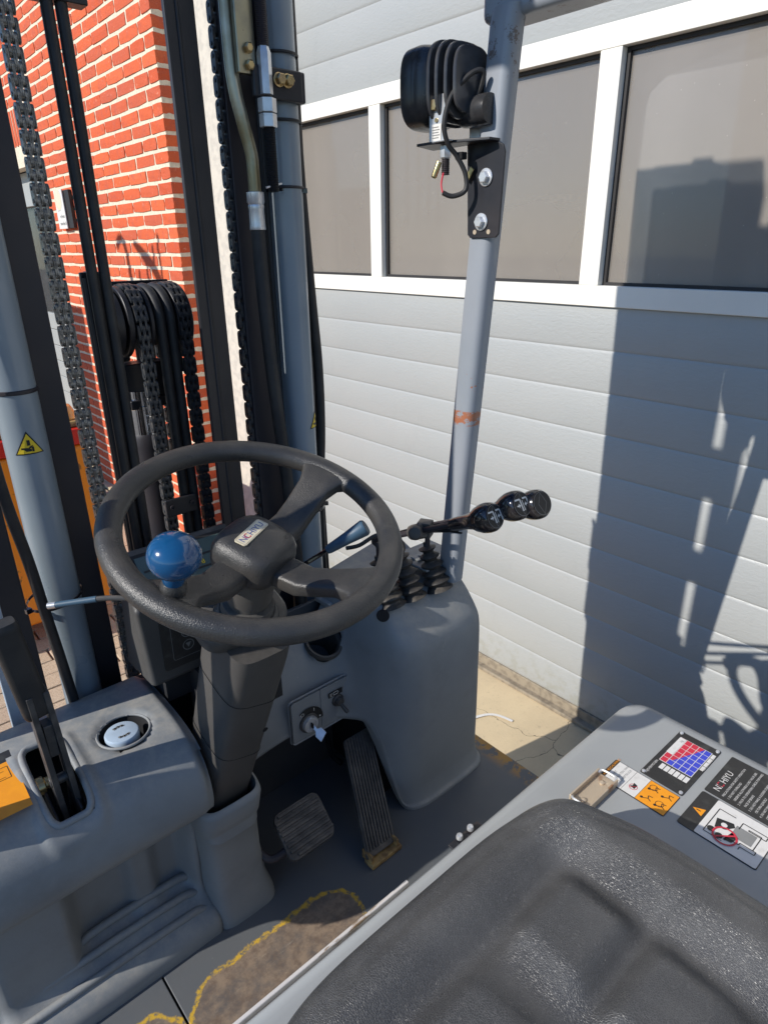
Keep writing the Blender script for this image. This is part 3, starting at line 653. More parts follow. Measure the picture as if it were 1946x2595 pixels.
for a in range(NC-1):
    b.f.append((last[a], last[a+1], n0+(0 if pl[a].x < .66 else 1))); b.mi.append(0)
console = b.build('side_console', 'body_grey', T, ang=80)
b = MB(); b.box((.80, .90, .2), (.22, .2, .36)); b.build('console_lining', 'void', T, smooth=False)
b = MB(); b.box((.55, .985, .21), (.42, .01, .42)); b.box((.39, .93, .2), (.01, .12, .42)); b.build('firewall', 'firewall_paint', T, bevel=.002)
b = MB(); b.lathe([(.004, 0), (.009, 0), (.009, .002), (.004, .003)], (.445, .978, .10), -Y, 16); b.build('bolt', 'silver', T)
# cup holder
b = MB()
b.lathe([(cup_r-.003, -.002), (cup_r+.0005, .0035), (cup_r+.0045, .004), (cup_r+.0065, .0), (cup_r+.006, -.006), (cup_r-.001, -.008)], cup_c, cup_n, 48, cap=False)
b.lathe([(cup_r-.002, 0), (cup_r-.004, -.06), (.002, -.062)], cup_c, cup_n, 40, cap=False); b.build('cup_holder', 'black_plastic', T)
b = MB(); b.lathe([(.0125, 0), (.0125, .0012)], (.697, .805, .449), V((-.25, -.55, .8)), 20); b.build('opening', 'void', T)
# key panel on dash face
fy = .8635
pz = MB(); kp = Decal((.515, fy-.0005, .226), X, Z)   # normal points to the driver
def rrect(x0, y0, x1, y1, r, n=5):
    out = []
    for cx, cy, a0 in ((x1-r, y1-r, 0), (x0+r, y1-r, 90), (x0+r, y0+r, 180), (x1-r, y0+r, 270)):
        for i in range(n): a = math.radians(a0+90*i/(n-1)); out.append((cx+r*math.cos(a), cy+r*math.sin(a)))
    return out
def frame_poly(mb, D, outer, inner, h, mi):
    n = len(outer); vs = [D.p(x, y, h) for x, y in outer]+[D.p(x, y, h*.15) for x, y in inner]; mb.add(vs, [(i, (i+1) % n, n+(i+1) % n, n+i) for i in range(n)], mi)
panel = MB()
frame_poly(panel, kp, rrect(-.002, -.016, .182, .082, .008), rrect(0, -.014, .180, .080, .007), .003, 0); frame_poly(panel, kp, rrect(-.004, -.018, .184, .084, .009), rrect(-.002, -.016, .182, .082, .008), -.003, 0)
kp2 = panel.build('switch_panel', 'body_grey', T)
b = MB(); b.prism(rrect(.001, -.013, .179, .079, .006), kp.p(0, 0, -.003), X, Z, .0045); b.box((.583, fy-.0005, .264), (.0015, .006, .088)); pn = b.build('panel_face', 'body_grey', kp2, bevel=.0008)
kx = V((.5515, fy-.001, .2465))
b = MB(); b.lathe([(.0185, 0), (.0185, .003), (.0165, .004), (.0165, .010), (.0155, .0125), (.011, .0128), (.0105, .0115), (.0, .0115)], kx, -Y, 32); kl = b.build('key_switch', 'silver', T)
b = MB(); b.lathe([(.0205, 0), (.0205, .004), (.019, .005)], kx+V((0, -.0005, 0)), -Y, 32); b.build('bezel', 'black_plastic', kl)
b = MB(); b.box(kx+V((0, -.014, 0)), (.0022, .008, .010)); b.build('keyhole', 'void', kl, smooth=False)
kR = Matrix.Rotation(math.radians(-32), 3, 'Y')
b = MB(); b.prism([(-.003, 0), (.003, 0), (.003, .012), (.010, .016), (.011, .030), (-.008, .033), (-.0095, .018), (-.003, .012)], kx+V((.0015, -.012, -.002)), kR @ V((1, 0, .1)), V((.25, -.72, -.62)), .0022); b.build('key', 'silver', kl, bevel=.0006)
dk = Decal(kx+V((0, -.0028, 0)), X, Z)
arc_o = [(.034*math.cos(math.radians(a)), .034*math.sin(math.radians(a))) for a in range(-5, 126, 10)]; arc_i = [(.019*math.cos(math.radians(a)), .019*math.sin(math.radians(a))) for a in range(125, -6, -10)]
dk.poly(arc_o+arc_i, 0, 0); dk.text('O', .011, -.018, .021, .0006, 1); dk.text('I', .011, .012, .021, .0006, 1); dk.disc(.0265, .003, .0018, .0006, 1)
dk.build('key_positions', ['ink_black', 'ink_white'], kl, smooth=False)
tx = V((.6225, fy-.0015, .262))
b = MB(); b.lathe([(.013, 0), (.013, .004), (.010, .006), (.010, .009), (.008, .013), (.006, .013)], tx, -Y, 24); b.lathe([(.0035, .012), (.0045, .030), (.003, .034)], tx, V((.12, -.85, -.5)), 12); tg = b.build('toggle_switch', 'black_plastic', T)
dt = Decal(tx+V((-.022, -.0025, .014)), X, Z); dt.rect(0, 0, .034, .012, 0, 0); dt.line([(.012, .003), (.022, .003), (.024, .006), (.022, .009), (.012, .009), (.012, .003)], .0012, .0006, 1)
for i in range(3): dt.line([(.003, .003+i*.003), (.009, .003+i*.003)], .001, .0006, 1)
dt.build('lamp_symbol', ['ink_black', 'ink_white'], tg, smooth=False)
b = MB(); b.lathe([(.0085, 0), (.0085, .002), (.007, .003), (0, .003)], (.662, fy-.001, .270), -Y, 24); b.box((.662, fy-.003, .2705), (.003, .004, .022)); b.build('socket_cover', 'black_plastic', T, bevel=.0005)
# ---- pedestal and steering column
def ring(cx, cy, z, a, b_, e=5, n=32, tx=0): return [V((cx+x, cy+y, z+tx*y)) for x, y in sup(n, a, b_, e)]
b = MB(); b.loft([ring(.345, .862, -.006, .062, .10), ring(.345, .862, .015, .060, .098), ring(.343, .864, .05, .054, .090), ring(.341, .864, .12, .051, .088), ring(.338, .862, .20, .052, .090), ring(.336, .855, .225, .056, .096), ring(.336, .850, .262, .059, .099), ring(.336, .850, .272, .057, .097), ring(.337, .850, .274, .0525, .092), ring(.337, .850, .262, .050, .090), ring(.337, .850, .2, .049, .088)], cap=False)
b.build('column_pedestal', 'body_grey', T, ang=60)
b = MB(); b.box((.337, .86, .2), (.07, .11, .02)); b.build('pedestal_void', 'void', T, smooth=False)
n_ = V((.0, -.333, .943)).normalized(); WC = V((.36, .645, .784)); vv = n_.cross(X)       # wheel frame: X right, vv away from the driver
def wp(u, v, h=0): return WC+X*u+vv*v+n_*h
def crect(c, a, b_, e, d, k=0, n=36):     # superellipse ring in the wheel's plane
    return [c+X*x+vv*y+n_*(k*y) for x, y in sup(n, a, b_, e)]
ctop = wp(0, 0, -.185); cbot = V((.337, .835, .235))
b = MB(); b.loft([crect(cbot.lerp(ctop, t)+V((.006*t, off, 0)), a, c_, 4.4, 0) for t, a, c_, off in ((0, .0385, .045, 0), (.03, .0395, .046, 0), (.35, .0405, .05, 0), (.7, .043, .054, 0), (.93, .0455, .056, 0), (1, .045, .055, 0))])
colm = b.build('steering_column', 'black_plastic', T, ang=50)
b = MB()
for t, u, m_ in ((.04, -.026, 0), (.06, .030, 0), (.45, -.0, 0), (.53, .034, 0)):
    c_ = cbot.lerp(ctop, t); w = .0455+.0085*t; b.lathe([(.0045, .0), (.0045, .0008)], c_+X*u-vv*(w-.0003), -vv, 16)
b.build('screw_hole', 'void', colm)
b = MB()
for t in (.42, .74):
    c_ = cbot.lerp(ctop, t); aa_, cc_ = (.0410, .0507) if t < .5 else (.0434, .0544)
    pts = [c_+X*(.006*t+x*1.003)+vv*(y*1.003)-n_*(.016*(x/aa_)) for x, y in sup(48, aa_, cc_, 4.4)]; b.tube(pts, .00045, 5, closed=True)
b.build('seam', 'void', colm)
# head cover
b = MB(); hc = wp(.0, .035, -.165)
b.loft([crect(hc+n_*h, a, c_, 4.5, 0) for h, a, c_ in ((-.03, .055, .05), (-.022, .062, .056), (-.004, .066, .060), (.004, .064, .058), (.010, .058, .052))]); b.build('column_head', 'black_plastic', T, ang=50)
b = MB(); b.lathe([(.042, .0), (.042, .008), (.039, .012), (.036, .013), (.034, .030), (.032, .031)], wp(0, 0, -.156), n_, 48)
for h, r in ((.006, .0425), (.016, .0368)): b.tube([wp(r*math.cos(a), r*math.sin(a), -.156+h) for a in [2*math.pi*i/48 for i in range(48)]], .0018, 6, closed=True)
b.build('shaft_collar', 'binnacle', T)
# instrument binnacle behind the column
B0 = [V((.278, .868, .462)), V((.470, .868, .462)), V((.470, .975, .455)), V((.278, .975, .455))]
B1 = [V((.268, .862, .606)), V((.480, .862, .606)), V((.482, .972, .656)), V((.290, .972, .656))]
b = MB(); b.add(B0+B1, [(3, 2, 1, 0), (4, 5, 6, 7), (0, 1, 5, 4), (1, 2, 6, 5), (2, 3, 7, 6), (3, 0, 4, 7)]); b.build('instrument_binnacle', 'binnacle', T, bevel=.008, seg=3, ang=30); binn = bpy.data.objects['instrument_binnacle']
b = MB(); b.box((.375, .93, .44), (.14, .08, .06)); b.box((.412, .87, .50), (.095, .16, .20)); b.box((.375, .85, .38), (.055, .10, .17)); b.build('bracket_light_block', 'inner_dark', T)  # bracket plus hidden boxes added to keep sun off the console
BU = (B1[1]-B1[0]).normalized(); BW = ((B1[3]+B1[2])/2-(B1[0]+B1[1])/2).normalized()
d = Decal((B1[0]+B1[3])/2-BW*.05+BU*.012+BU.cross(BW)*.0004, BU, BW)
d.rect(0, .006, .176, .094, .0006, 0); d.rect(.014, .014, .166, .086, .0014, 1); d.rect(.02, .052, .16, .056, .0018, 2); d.rect(.10, .026, .16, .030, .0018, 2); d.text('88:88', .014, .085, .034, .002, 3); d.line([(.004, .02), (.01, .024), (.005, .03)], .0008, .0012, 3)
d.build('display', ['gasket', 'screen', 'gasket', 'ink_yellow'], binn, smooth=False)
FU = X; FWd = (B1[0]-B0[0]); FWd = V((0, FWd.y, FWd.z)).normalized(); d = Decal(B0[0]+V((.022, -.0008, .022)), FU, FWd)
d.prism(rrect(0, 0, .125, .1, .006), d.O, FU, FWd, .0012, 0); d.line(rrect(.016, .014, .07, .092, .004)+[(.07, .088)], .0006, .0014, 1)
for (x, y) in ((.042, .034), (.042, .058), (.042, .082)): d.ring(x, y, .0088, .0013, .0016, 1)
d.poly([(.0375, .038), (.0465, .038), (.042, .029)], .0016, 1); d.line([(.036, .055), (.048, .055)], .0012, .0016, 1)
for q in (-.004, 0, .004): d.line([(.042+q, .056), (.042+q, .062)], .0012, .0016, 1)
d.build('button_panel', ['plate_black', 'ink_grey'], binn, smooth=False)
# stalks
b = MB(); b.tube([V((.40, .70, .672)), V((.44, .665, .70))], .0035, 10); b.tube(smooth_path([(.36, .74, .66), (.41, .70, .668), (.447, .668, .700), (.474, .645, .722)], 5), .0033, 10); sr = b.build('direction_lever', 'knob_black', T)
q0, q1 = V((.467, .652, .716)), V((.507, .617, .750)); b = MB(); b.tube([q0, q0.lerp(q1, .06), q0.lerp(q1, .5), q0.lerp(q1, .95), q1], [.0055, .0065, .0085, .0115, .010], 16); b.build('grip', 'grip_blue', sr)
b = MB(); b.tube(smooth_path([(.33, .72, .66), (.27, .765, .668), (.216, .803, .676), (.162, .845, .668)], 5), .0036, 10); slf = b.build('indicator_lever', 'binnacle', T)
b = MB(); b.tube([(.208, .809, .6755), (.166, .842, .669)], .0042, 12); b.build('sleeve', 'grip_blue', slf); b = MB(); b.tube([(.166, .842, .669), (.158, .848, .668)], .0044, 12); b.build('tip', 'silver', slf)
# tilt lock knob and latch right of the column
b = MB(); b.loft([crect(V((0.480, 0.845, 0.545)), .006, .012, 4, 0), crect(V((0.485, 0.842, 0.575)), .014, .016, 4, 0), crect(V((0.488, 0.840, 0.600)), .022, .016, 4, 0), crect(V((0.490, 0.838, 0.615)), .020, .014, 4, 0)]); b.build('tilt_lock_knob', 'black_plastic', T)
b = MB(); b.tube([(.42, .80, .60), (.445, .77, .60)], .011, 20); b.tube([(.445, .77, .60), (.447, .768, .60)], .0085, 20); b.build('horn_button', 'binnacle', T)
b = MB(); b.box((.70, .955, .427), (.075, .05, .012)); b.build('latch_plate', 'hood_paint', T, bevel=.003)
b = MB(); b.lathe([(.012, 0), (.0125, .003), (.009, .005), (0, .0055)], (.685, .945, .433), Z, 20); b.build('latch_bolt', 'yellow_zinc', T)

# ---- steering wheel (turned, so the spokes point up-right, down-right and left)
RC = .1655
b = MB(); N = 96
rr = []
for i in range(N): a = 2*math.pi*i/N; rr.append([wp(0, 0)+(X*math.cos(a)+vv*math.sin(a))*(RC+.0150*math.cos(t))+n_*(.0142*math.sin(t)) for t in [2*math.pi*k/20 for k in range(20)]])
rr.append(rr[0]); b.loft(rr, False); sw = b.build('steering_wheel', 'wheel_black', T)
HS = -.045
def spoke(deg, wr=.030, wh=.022):
    a = math.radians(deg); e = X*math.cos(a)+vv*math.sin(a); s_ = -X*math.sin(a)+vv*math.cos(a); rs = []
    for r, w, h, th in ((.025, wh, HS-.004, .011), (.05, wh, HS, .012), (.075, wh*.98, HS+.002, .012), (.10, wh*.98, HS+.016, .0115), (.128, wh*1.05, HS+.034, .0105), (.145, wr*1.0, -.003, .0105), (.158, wr*1.45, -.001, .011), (RC+.002, wr*1.9, 0, .009)):
        rs.append([WC+e*(r+(0.0 if abs(x) < .7 else 0))+s_*x*w+n_*(h+y*th) for x, y in sup(24, 1, 1, 4.5)])
    bb = MB(); bb.loft(rs); return bb.build('spoke', 'wheel_black', sw, ang=60)
for dg in (22, -68, -157): spoke(dg)
b = MB(); hr = math.radians(22); e1 = X*math.cos(hr)+vv*math.sin(hr); e2 = -X*math.sin(hr)+vv*math.cos(hr)
def hubring(h, k, e=3.4): return [WC+e1*x+e2*y+n_*h for x, y in sup(48, .0445*k, .0445*k, e)]
b.loft([hubring(-.058, .93), hubring(-.055, 1.0), hubring(-.046, 1.03), hubring(-.030, 1.02), hubring(-.021, .95), hubring(-.0155, .84), hubring(-.0125, .66), hubring(-.0112, .4), hubring(-.011, .15)]); b.build('horn_pad', 'wheel_black', sw, ang=70)
b = MB(); b.lathe([(.034, -.055), (.0345, -.085), (.031, -.088), (.0305, -.115), (.027, -.118), (.027, -.15)], WC, n_, 40); b.build('hub', 'black_plastic', sw)
# badge
ba = math.radians(26); bu = X*math.cos(ba)+vv*math.sin(ba); bw = n_.cross(bu)
d = Decal(wp(-.024, -.012, -.0112)-bw*.002, bu, bw)
d.prism(rrect(0, 0, .052, .0165, .003), d.O, bu, bw, .0016, 0); fr = rrect(.0012, .0012, .0508, .0153, .0024); d.line(fr+[fr[0]], .0006, .0018, 1)
d.text('NI', .0122, .0035, .0042, .0019, 2); d.text('C', .0122, .0118, .0042, .0019, 3); d.text('HIYU', .0122, .0205, .0042, .0019, 2); d.build('badge', ['badge_cream', 'rust_latch', 'ink_text_blue', 'ink_red'], sw, smooth=False)
d = Decal(wp(.028, -.022, -.0122), X, vv); d.text('Z', .008, 0, 0, .0006, 0); d.build('scratch', 'void', sw, smooth=False)
# spinner knob
ka = math.radians(-157); kc = WC+(X*math.cos(ka)+vv*math.sin(ka))*.146+n_*.008; kd = (n_+X*-.0).normalized()
b = MB(); b.lathe([(.0135, 0), (.0138, .006), (.0125, .010), (.011, .013)], kc, kd, 32); sk = b.build('spinner_knob', 'wheel_black', sw)
b = MB(); b.lathe([(.0105, .012), (.0125, .020), (.0125, .024), (.0165, .028), (.0225, .034), (.0262, .042), (.0268, .048), (.0255, .055), (.0215, .062), (.0150, .0668), (.0075, .069), (.0, .0695)], kc, kd, 48)
b.build('spinner_ball', 'knob_blue', sw)

# ---- pedals
p0, p1 = V((.592, .702, .012)), V((.664, .860, .152)); pu = V((1, -.02, .0)).normalized(); pw = (p1-p0).normalized(); PLN = (p1-p0).length
b = MB(); q_ = rrect(-.035, 0, .035, PLN, .006); b.prism(q_, p0, pu, pw, .007); acc = b.build('accelerator_pedal', 'pedal_rubber', T, bevel=.001)
b = MB(); pn = pu.cross(pw).normalized()
if pn.z < 0: pn = -pn
for i in range(10):
    c_ = p0+pu*(-.0305+.0068*i)+pw*PLN*.52+pn*.0085; Rm = Matrix((pu, pw, pn)).transposed(); b.box(c_, (.0034, PLN*.94, .003), Rm)
o = b.build('tread', 'pedal_rubber', acc, bevel=.0006, seg=1)
b = MB(); b.box(p0+V((.004, -.004, -.006)), (.075, .026, .010)); b.box(p0+V((-.028, .004, .004)), (.006, .03, .022)); b.box(p0+V((.034, .002, .004)), (.006, .03, .022)); b.build('pedal_hinge', 'rusty_brown', T, bevel=.002)
bu_, bw_ = V((1, .0, 0)), V((0, .86, .50)).normalized(); bc = V((.474, .778, .105)); bn = bu_.cross(bw_)
b = MB(); pol = rrect(-.050, -.044, .050, .044, .016, 7); b.prism([(x+.004*y/.04, y) for x, y in pol], bc-bn*.010, bu_, bw_, .010); bp = b.build('brake_pedal', 'pedal_rubber', T, bevel=.0015)
b = MB(); Rm = Matrix((bu_, bw_, bn)).transposed()
for i in range(8): w = .094 if 0 < i < 7 else .074; b.box(bc+bw_*(-.037+.0105*i)+bn*.0015, (w, .0058, .004), Rm)
b.build('tread', 'pedal_rubber', bp, bevel=.0008, seg=1)
b = MB(); b.tube(smooth_path([(.40, .93, .13), (.388, .85, .115), (.386, .80, .095), (.398, .775, .082), (.43, .768, .088), (.46, .775, .095)], 6), .0075, 10); b.build('arm', 'rail_paint', bp)
b = MB(); b.tube(smooth_path([(.66, .96, .09), (.65, .93, .06), (.655, .90, .05)], 5), .006, 10); b.build('pedal_linkage', 'void', T)

# ---- hydraulic levers: bellows and knobs
boots = [(.722, .840, .462, .538), (.772, .833, .464, .536), (.832, .820, .466, .538)]
knobs = [(V((.727, .587, .709)), 1), (V((.764, .566, .7245)), 1), (V((.797, .552, .7215)), 0)]
for i, ((bx_, by_, z0, z1), (kp_, sym)) in enumerate(zip(boots, knobs)):
    top = V((bx_+.004, by_+.008, z1)); bot = V((bx_+.012, by_-.018, z0-.012)); prf = []; m_ = 5; dirn = top-bot; LN = dirn.length
    for k in range(m_*8+1):
        t = k/(m_*8); r = (.0255-.012*t)+.0045*math.cos(t*m_*2*math.pi); prf.append((r, LN*t))
    prf.append((.0065, LN+.004)); prf.append((.0055, LN+.012))
    lab_ = None
    b = MB(); b.lathe(prf, bot, dirn, 28); b.build('lever_bellows', 'boot_rubber', T, ang=60)
    elbow = top+V((-.004, .004, .045)); k0 = kp_
    dd_ = (kp_-elbow).normalized()
    b = MB(); b.tube(smooth_path([top-V((0, 0, .005)), top+V((0, 0, .03)), elbow, elbow.lerp(kp_, .35), elbow.lerp(kp_, .8)], 6), .0052, 10); lv = b.build('hydraulic_lever', 'rail_paint', T)
    s0_ = kp_-dd_*.085
    b = MB(); b.lathe([(.007, 0), (.0105, .003), (.0120, .02), (.0125, .038), (.0150, .052), (.0200, .062), (.0235, .074), (.0240, .083), (.0225, .092), (.0195, .0965), (.0, .0968)], s0_, dd_, 36); kb = b.build('knob', 'knob_black', lv)
    # printed disc on the knob end
    ku, kw = basis(dd_, Z); fc = s0_+dd_*.0972; dk = Decal(fc, -ku if True else ku, kw); dk.U, dk.W = (ku, kw); dk.N = dd_
    if dk.U.dot(X) < 0: dk.U = -dk.U
    dk.disc(0, 0, .0178, .0002, 0, 28); dk.ring(0, 0, .0180, .0006, .0005, 2)
    dk.line([(0, .0165), (-.0085, 0), (0, -.0165), (.0085, 0), (0, .0165)], .0005, .0005, 2)
    if sym:
        dk.line([(-.0145, .0085), (-.0035, .0085), (-.0015, -.0105)], .0026, .0008, 1); dk.line([(.0025, .0085), (.0115, .0085), (.0138, -.0095)], .0026, .0008, 1); dk.line([(.0008, .006), (.0026, -.0105)], .0014, .0008, 1); dk.line([(.0148, .006), (.0165, -.006)], .0012, .0008, 1)
        dk.line([(-.0125, -.001), (-.0085, -.001)], .0022, .0009, 1); dk.poly([(-.0088, .0026), (-.0088, -.0046), (-.0045, -.001)], .0009, 1); dk.line([(.0105, -.001), (.0075, -.001)], .0022, .0009, 1); dk.poly([(.0078, .0026), (.0078, -.0046), (.0040, -.001)], .0009, 1)
    dk.build('symbol', ['ink_black', 'ink_white', 'ink_grey'], lv, smooth=False)
    if i == 0:
        e = elbow
        b = MB(); m0 = e.lerp(kp_, .42); b.lathe([(.013, -.016), (.014, -.01), (.014, .012), (.012, .016)], m0, dd_, 20); b.lathe([(.0125, .0), (.0125, .020), (.010, .024), (.004, .025)], m0+V((0, 0, 0)), (V((-.75, -.5, .25))).normalized(), 24); b.box(m0+V((.012, -.006, .004)), (.024, .024, .028), Matrix.Rotation(.5, 3, 'Z')); b.build('lever_clamp', 'black_plastic', lv, bevel=.0015)
        b = MB(); m1 = e.lerp(kp_, .14)
        for k in range(5): b.tube([m1+dd_*(.006*k-.012)+V((.0085*math.cos(a), 0, .0085*math.sin(a))) for a in [2*math.pi*j/12 for j in range(12)]], .0012, 6, closed=True)
        c_ = m1+V((.012, -.012, -.022)); b.tube([c_+V((.010*math.cos(a), -.006*math.cos(a), .017*math.sin(a))) for a in [2*math.pi*j/20 for j in range(20)]], .0024, 8, closed=True); b.tube(smooth_path([m1, m1+V((-.02, .012, .006)), m1+V((-.045, .03, -.012)), m1+V((-.06, .05, -.02))], 5), .004, 8); b.build('cable_loop', 'boot_rubber', lv)
        b = MB(); b.tube([kp_-dd_*.085-Z*.012, kp_-dd_*.06-Z*.018], .0015, 6); b.tube([m0, kp_-dd_*.07-Z*.012], .003, 8); b.build('cable', 'void', lv)

# ---- overhead guard: post, roof frame
PT, PB = V((.878, .722, 1.385)), V((.881, .803, .465))
def post_section(c, k=1): return [c+V((x*k, y*k, 0)) for x, y in [(-.0195, -.008), (-.0185, -.014), (-.0155, -.0185), (-.0105, -.0215), (-.004, -.0225), (.004, -.0222), (.0085, -.0212), (.0095, -.0190), (.0122, -.0195), (.0132, -.0172), (.0155, -.0168), (.0165, -.0145), (.0185, -.0125), (.0195, -.008), (.0195, .012), (.0165, .0195), (.009, .0225), (-.009, .0225), (-.0165, .0195), (-.0195, .012)]]
b = MB(); b.loft([post_section(PB.lerp(PT, t)) for t in (0, .3, .6, .9, 1)]+[post_section(PT+V((.002, -.004, .02)), .98)]); post = b.build('guard_post', 'post_paint', T, ang=40)
b = MB(); b.box((.45, .60, 1.52), (.90, .05, .05)); b.build('guard_header', 'post_paint', T, bevel=.014, seg=4)
b = MB(); b.box((.904, .22, 1.425), (.062, 1.10, .068)); b.build('guard_side_rail', 'post_paint', T, bevel=.012, seg=4)
lpT, lpB = V((.098, .722, 1.40)), V((.096, .99, .30)); 
b = MB(); b.loft([[V((c.x, c.y, c.z))+V((x-c_.x, y-c_.y, 0)) for x, y in [(v.x, v.y) for v in post_section(c_)]] for c, c_ in ((V((.0, .80, .42)), V((0, 0, 0))), (V((.0, .722, 1.41)), V((0, 0, 0))))]); b.build('guard_post', 'post_paint', T, ang=28)
b = MB(); b.prism([(-.012, 0), (.014, 0), (.014, .75), (-.012, .75)], V((.112, 1.03, .2)), X, V((0, -.04, 1)), .008); b.build('side_bar', 'white_plastic', T, bevel=.002)
# console top plate where the post lands
b = MB(); b.box((.872, .86, .497), (.11, .10, .006), Matrix.Rotation(.0, 3, 'X')); b.build('post_foot', 'body_grey', T, bevel=.003)
b = MB(); b.box((.845, .858, .503), (.03, .024, .004)); b.lathe([(.004, 0), (.003, .003)], (.845, .858, .505), Z, 12); b.build('foot_clip', 'hood_paint', T, bevel=.0015)
# ---- work lamp on its bracket
LP = V((.843, .797, 1.318))
lamp_rings = []
def lring(y, k, e=3.2, n=44, dz=0): return [V((LP.x+x, y, LP.z+z+dz)) for x, z in sup(n, .050*k, .0565*k, e)]
b = MB(); b.loft([lring(.857, .90), lring(.859, .95), lring(.857, .985), lring(.836, 1.0), lring(.8345, .992), lring(.833, .995), lring(.824, .965), lring(.815, .90), lring(.808, .80), lring(.804, .66)]); lamp = b.build('work_lamp', 'lamp_black', T, ang=38)
b = MB(); b.loft([lring(.8585, .88), lring(.861, .84), lring(.8612, .3)]); b.build('lens', 'silver', lamp)
for y, k in ((.799, .985), (.784, .945), (.769, .87), (.756, .76)):
    b = MB(); b.loft([lring(y+.0032, k*.975), lring(y+.0024, k), lring(y-.0018, k*1.0), lring(y-.0028, k*.97)]); b.build('cooling_fin', 'fin_black', lamp, ang=30)
b = MB(); b.loft([lring(.806, .60), lring(.757, .42)]); b.build('core', 'lens_black', lamp)
b = MB(); b.lathe([(.020, -.026), (.021, -.02), (.021, .02), (.020, .026)], (LP.x+.010, .752, LP.z-.038), Y, 24); b.build('rear_housing', 'lamp_black', lamp)
b = MB(); U_ = smooth_path([(LP.x+.03, .74, LP.z-.020), (LP.x+.036, .74, LP.z-.035), (LP.x+.036, .74, LP.z-.066), (LP.x+.03, .74, LP.z-.074)], 4)
b.box((LP.x-.036, .790, LP.z-.048), (.002, .032, .062)); b.box((LP.x+.038, .775, LP.z-.048), (.002, .032, .062)); b.box((LP.x, .782, LP.z-.0775), (.076, .03, .002)); yk = b.build('yoke', 'silver', lamp, bevel=.0008)
b = MB(); b.lathe([(.0075, 0), (.0085, .002), (.0075, .006), (.002, .0065)], (LP.x-.037, .793, LP.z-.030), -X, 6); b.lathe([(.003, 0), (.003, .002)], (LP.x-.037, .790, LP.z-.050), -X, 12); b.build('yoke_bolt', 'yellow_zinc', lamp)
d = Decal((LP.x-.0375, .800, LP.z-.077), -Y, Z); d.rect(0, 0, .020, .022, .0004, 0)
for i in range(5): d.line([(.002, .004+i*.0035), (.015+.002*(i % 2), .004+i*.0035)], .0011, .0008, 1)
d.build('rating_label', ['ink_white', 'ink_grey'], lamp, smooth=False)
# bracket
px_ = .855; bt = LP.z-.080
b = MB(); b.prism(rrect(-.0, -.004, .001, .0, .0003, 2), V((0, 0, 0)), X, Y, .001) if False else None
poly = [(.708, 1.105), (.760, 1.105), (.7655, 1.11), (.772, bt+.0), (.716, bt), (.702, bt-.006), (.698, bt-.016), (.703, 1.11)]
b = MB(); b.prism([(y_, z_) for y_, z_ in poly], V((px_, 0, 0)), Y, Z, .004); brk = b.build('lamp_bracket', 'black_paint', T, bevel=.001)
b = MB(); b.prism([(-.018, .0), (.006, .0), (.006, .14), (-.05, .12), (-.05, .09)], V((px_, .712, bt-.001)), X, Y, .004); b.build('shelf', 'black_paint', brk, bevel=.001)
for z_ in (1.190, 1.128):
    yb = .737 if z_ < 1.15 else .731
    b = MB(); b.lathe([(.0125, 0), (.0128, .0015), (.012, .0022), (.0085, .0026)], (px_-.0005, yb, z_), -X, 28); b.lathe([(.0085, .002), (.0085, .008), (.0072, .0092), (.0, .0092)], (px_-.0005, yb, z_), -X, 6); b.build('bolt', 'silver', T, ang=20)
b = MB()
for yb in (.722, .750): b.lathe([(.0036, 0), (.0036, .0006)], (px_-.0002, yb, 1.1135), -X, 14)
b.build('bolt_hole', 'rust_latch', brk)
sx0 = V((px_-.028, .790, bt-.002))
b = MB(); b.lathe([(.009, 0), (.009, -.016), (.0065, -.018)], sx0, Z, 6); b.build('shelf_nut', 'silver', brk, ang=20)
b = MB(); b.lathe(sum([[(.0065, -.018-.0026*k), (.0055, -.0193-.0026*k)] for k in range(9)], []), sx0, Z, 14); b.build('shelf_bolt', 'rail_paint', brk)
b = MB(); b.lathe([(.004, 0), (.0045, .004), (.0045, .022), (.003, .024)], sx0+V((-.010, .004, -.022)), V((-.25, .3, -1)), 12); b.build('bullet_connector', 'brass', lamp)
b = MB(); b.box(sx0+V((.022, -.03, -.04)), (.002, .008, .020), Matrix.Rotation(.6, 3, 'X')); b.build('blade_connector', 'brass', lamp, bevel=.0006)
b = MB(); b.tube(smooth_path([(LP.x+.004, .748, LP.z-.022), (LP.x+.002, .735, LP.z+.006), (LP.x-.012, .745, LP.z+.006), (LP.x-.034, .762, LP.z-.020), (LP.x-.044, .768, LP.z-.055), (LP.x-.036, .768, LP.z-.082), (LP.x-.020, .764, LP.z-.098), (LP.x-.008, .756, LP.z-.122), (LP.x-.008, .755, LP.z-.145), (LP.x-.022, .768, LP.z-.153), (LP.x-.034, .778, LP.z-.148)], 8), .0037, 10); b.build('cable', 'rubber', lamp)
b = MB(); b.tube(smooth_path([(LP.x-.034, .778, LP.z-.148), (LP.x-.030, .785, LP.z-.135), (LP.x-.020, .79, LP.z-.118)], 4), .0013, 6); b.build('red_wire', 'ink_red', lamp)
b = MB(); b.box((LP.x-.012, .762, LP.z-.098), (.012, .014, .010)); b.build('cable_tie', 'void', lamp, bevel=.001)
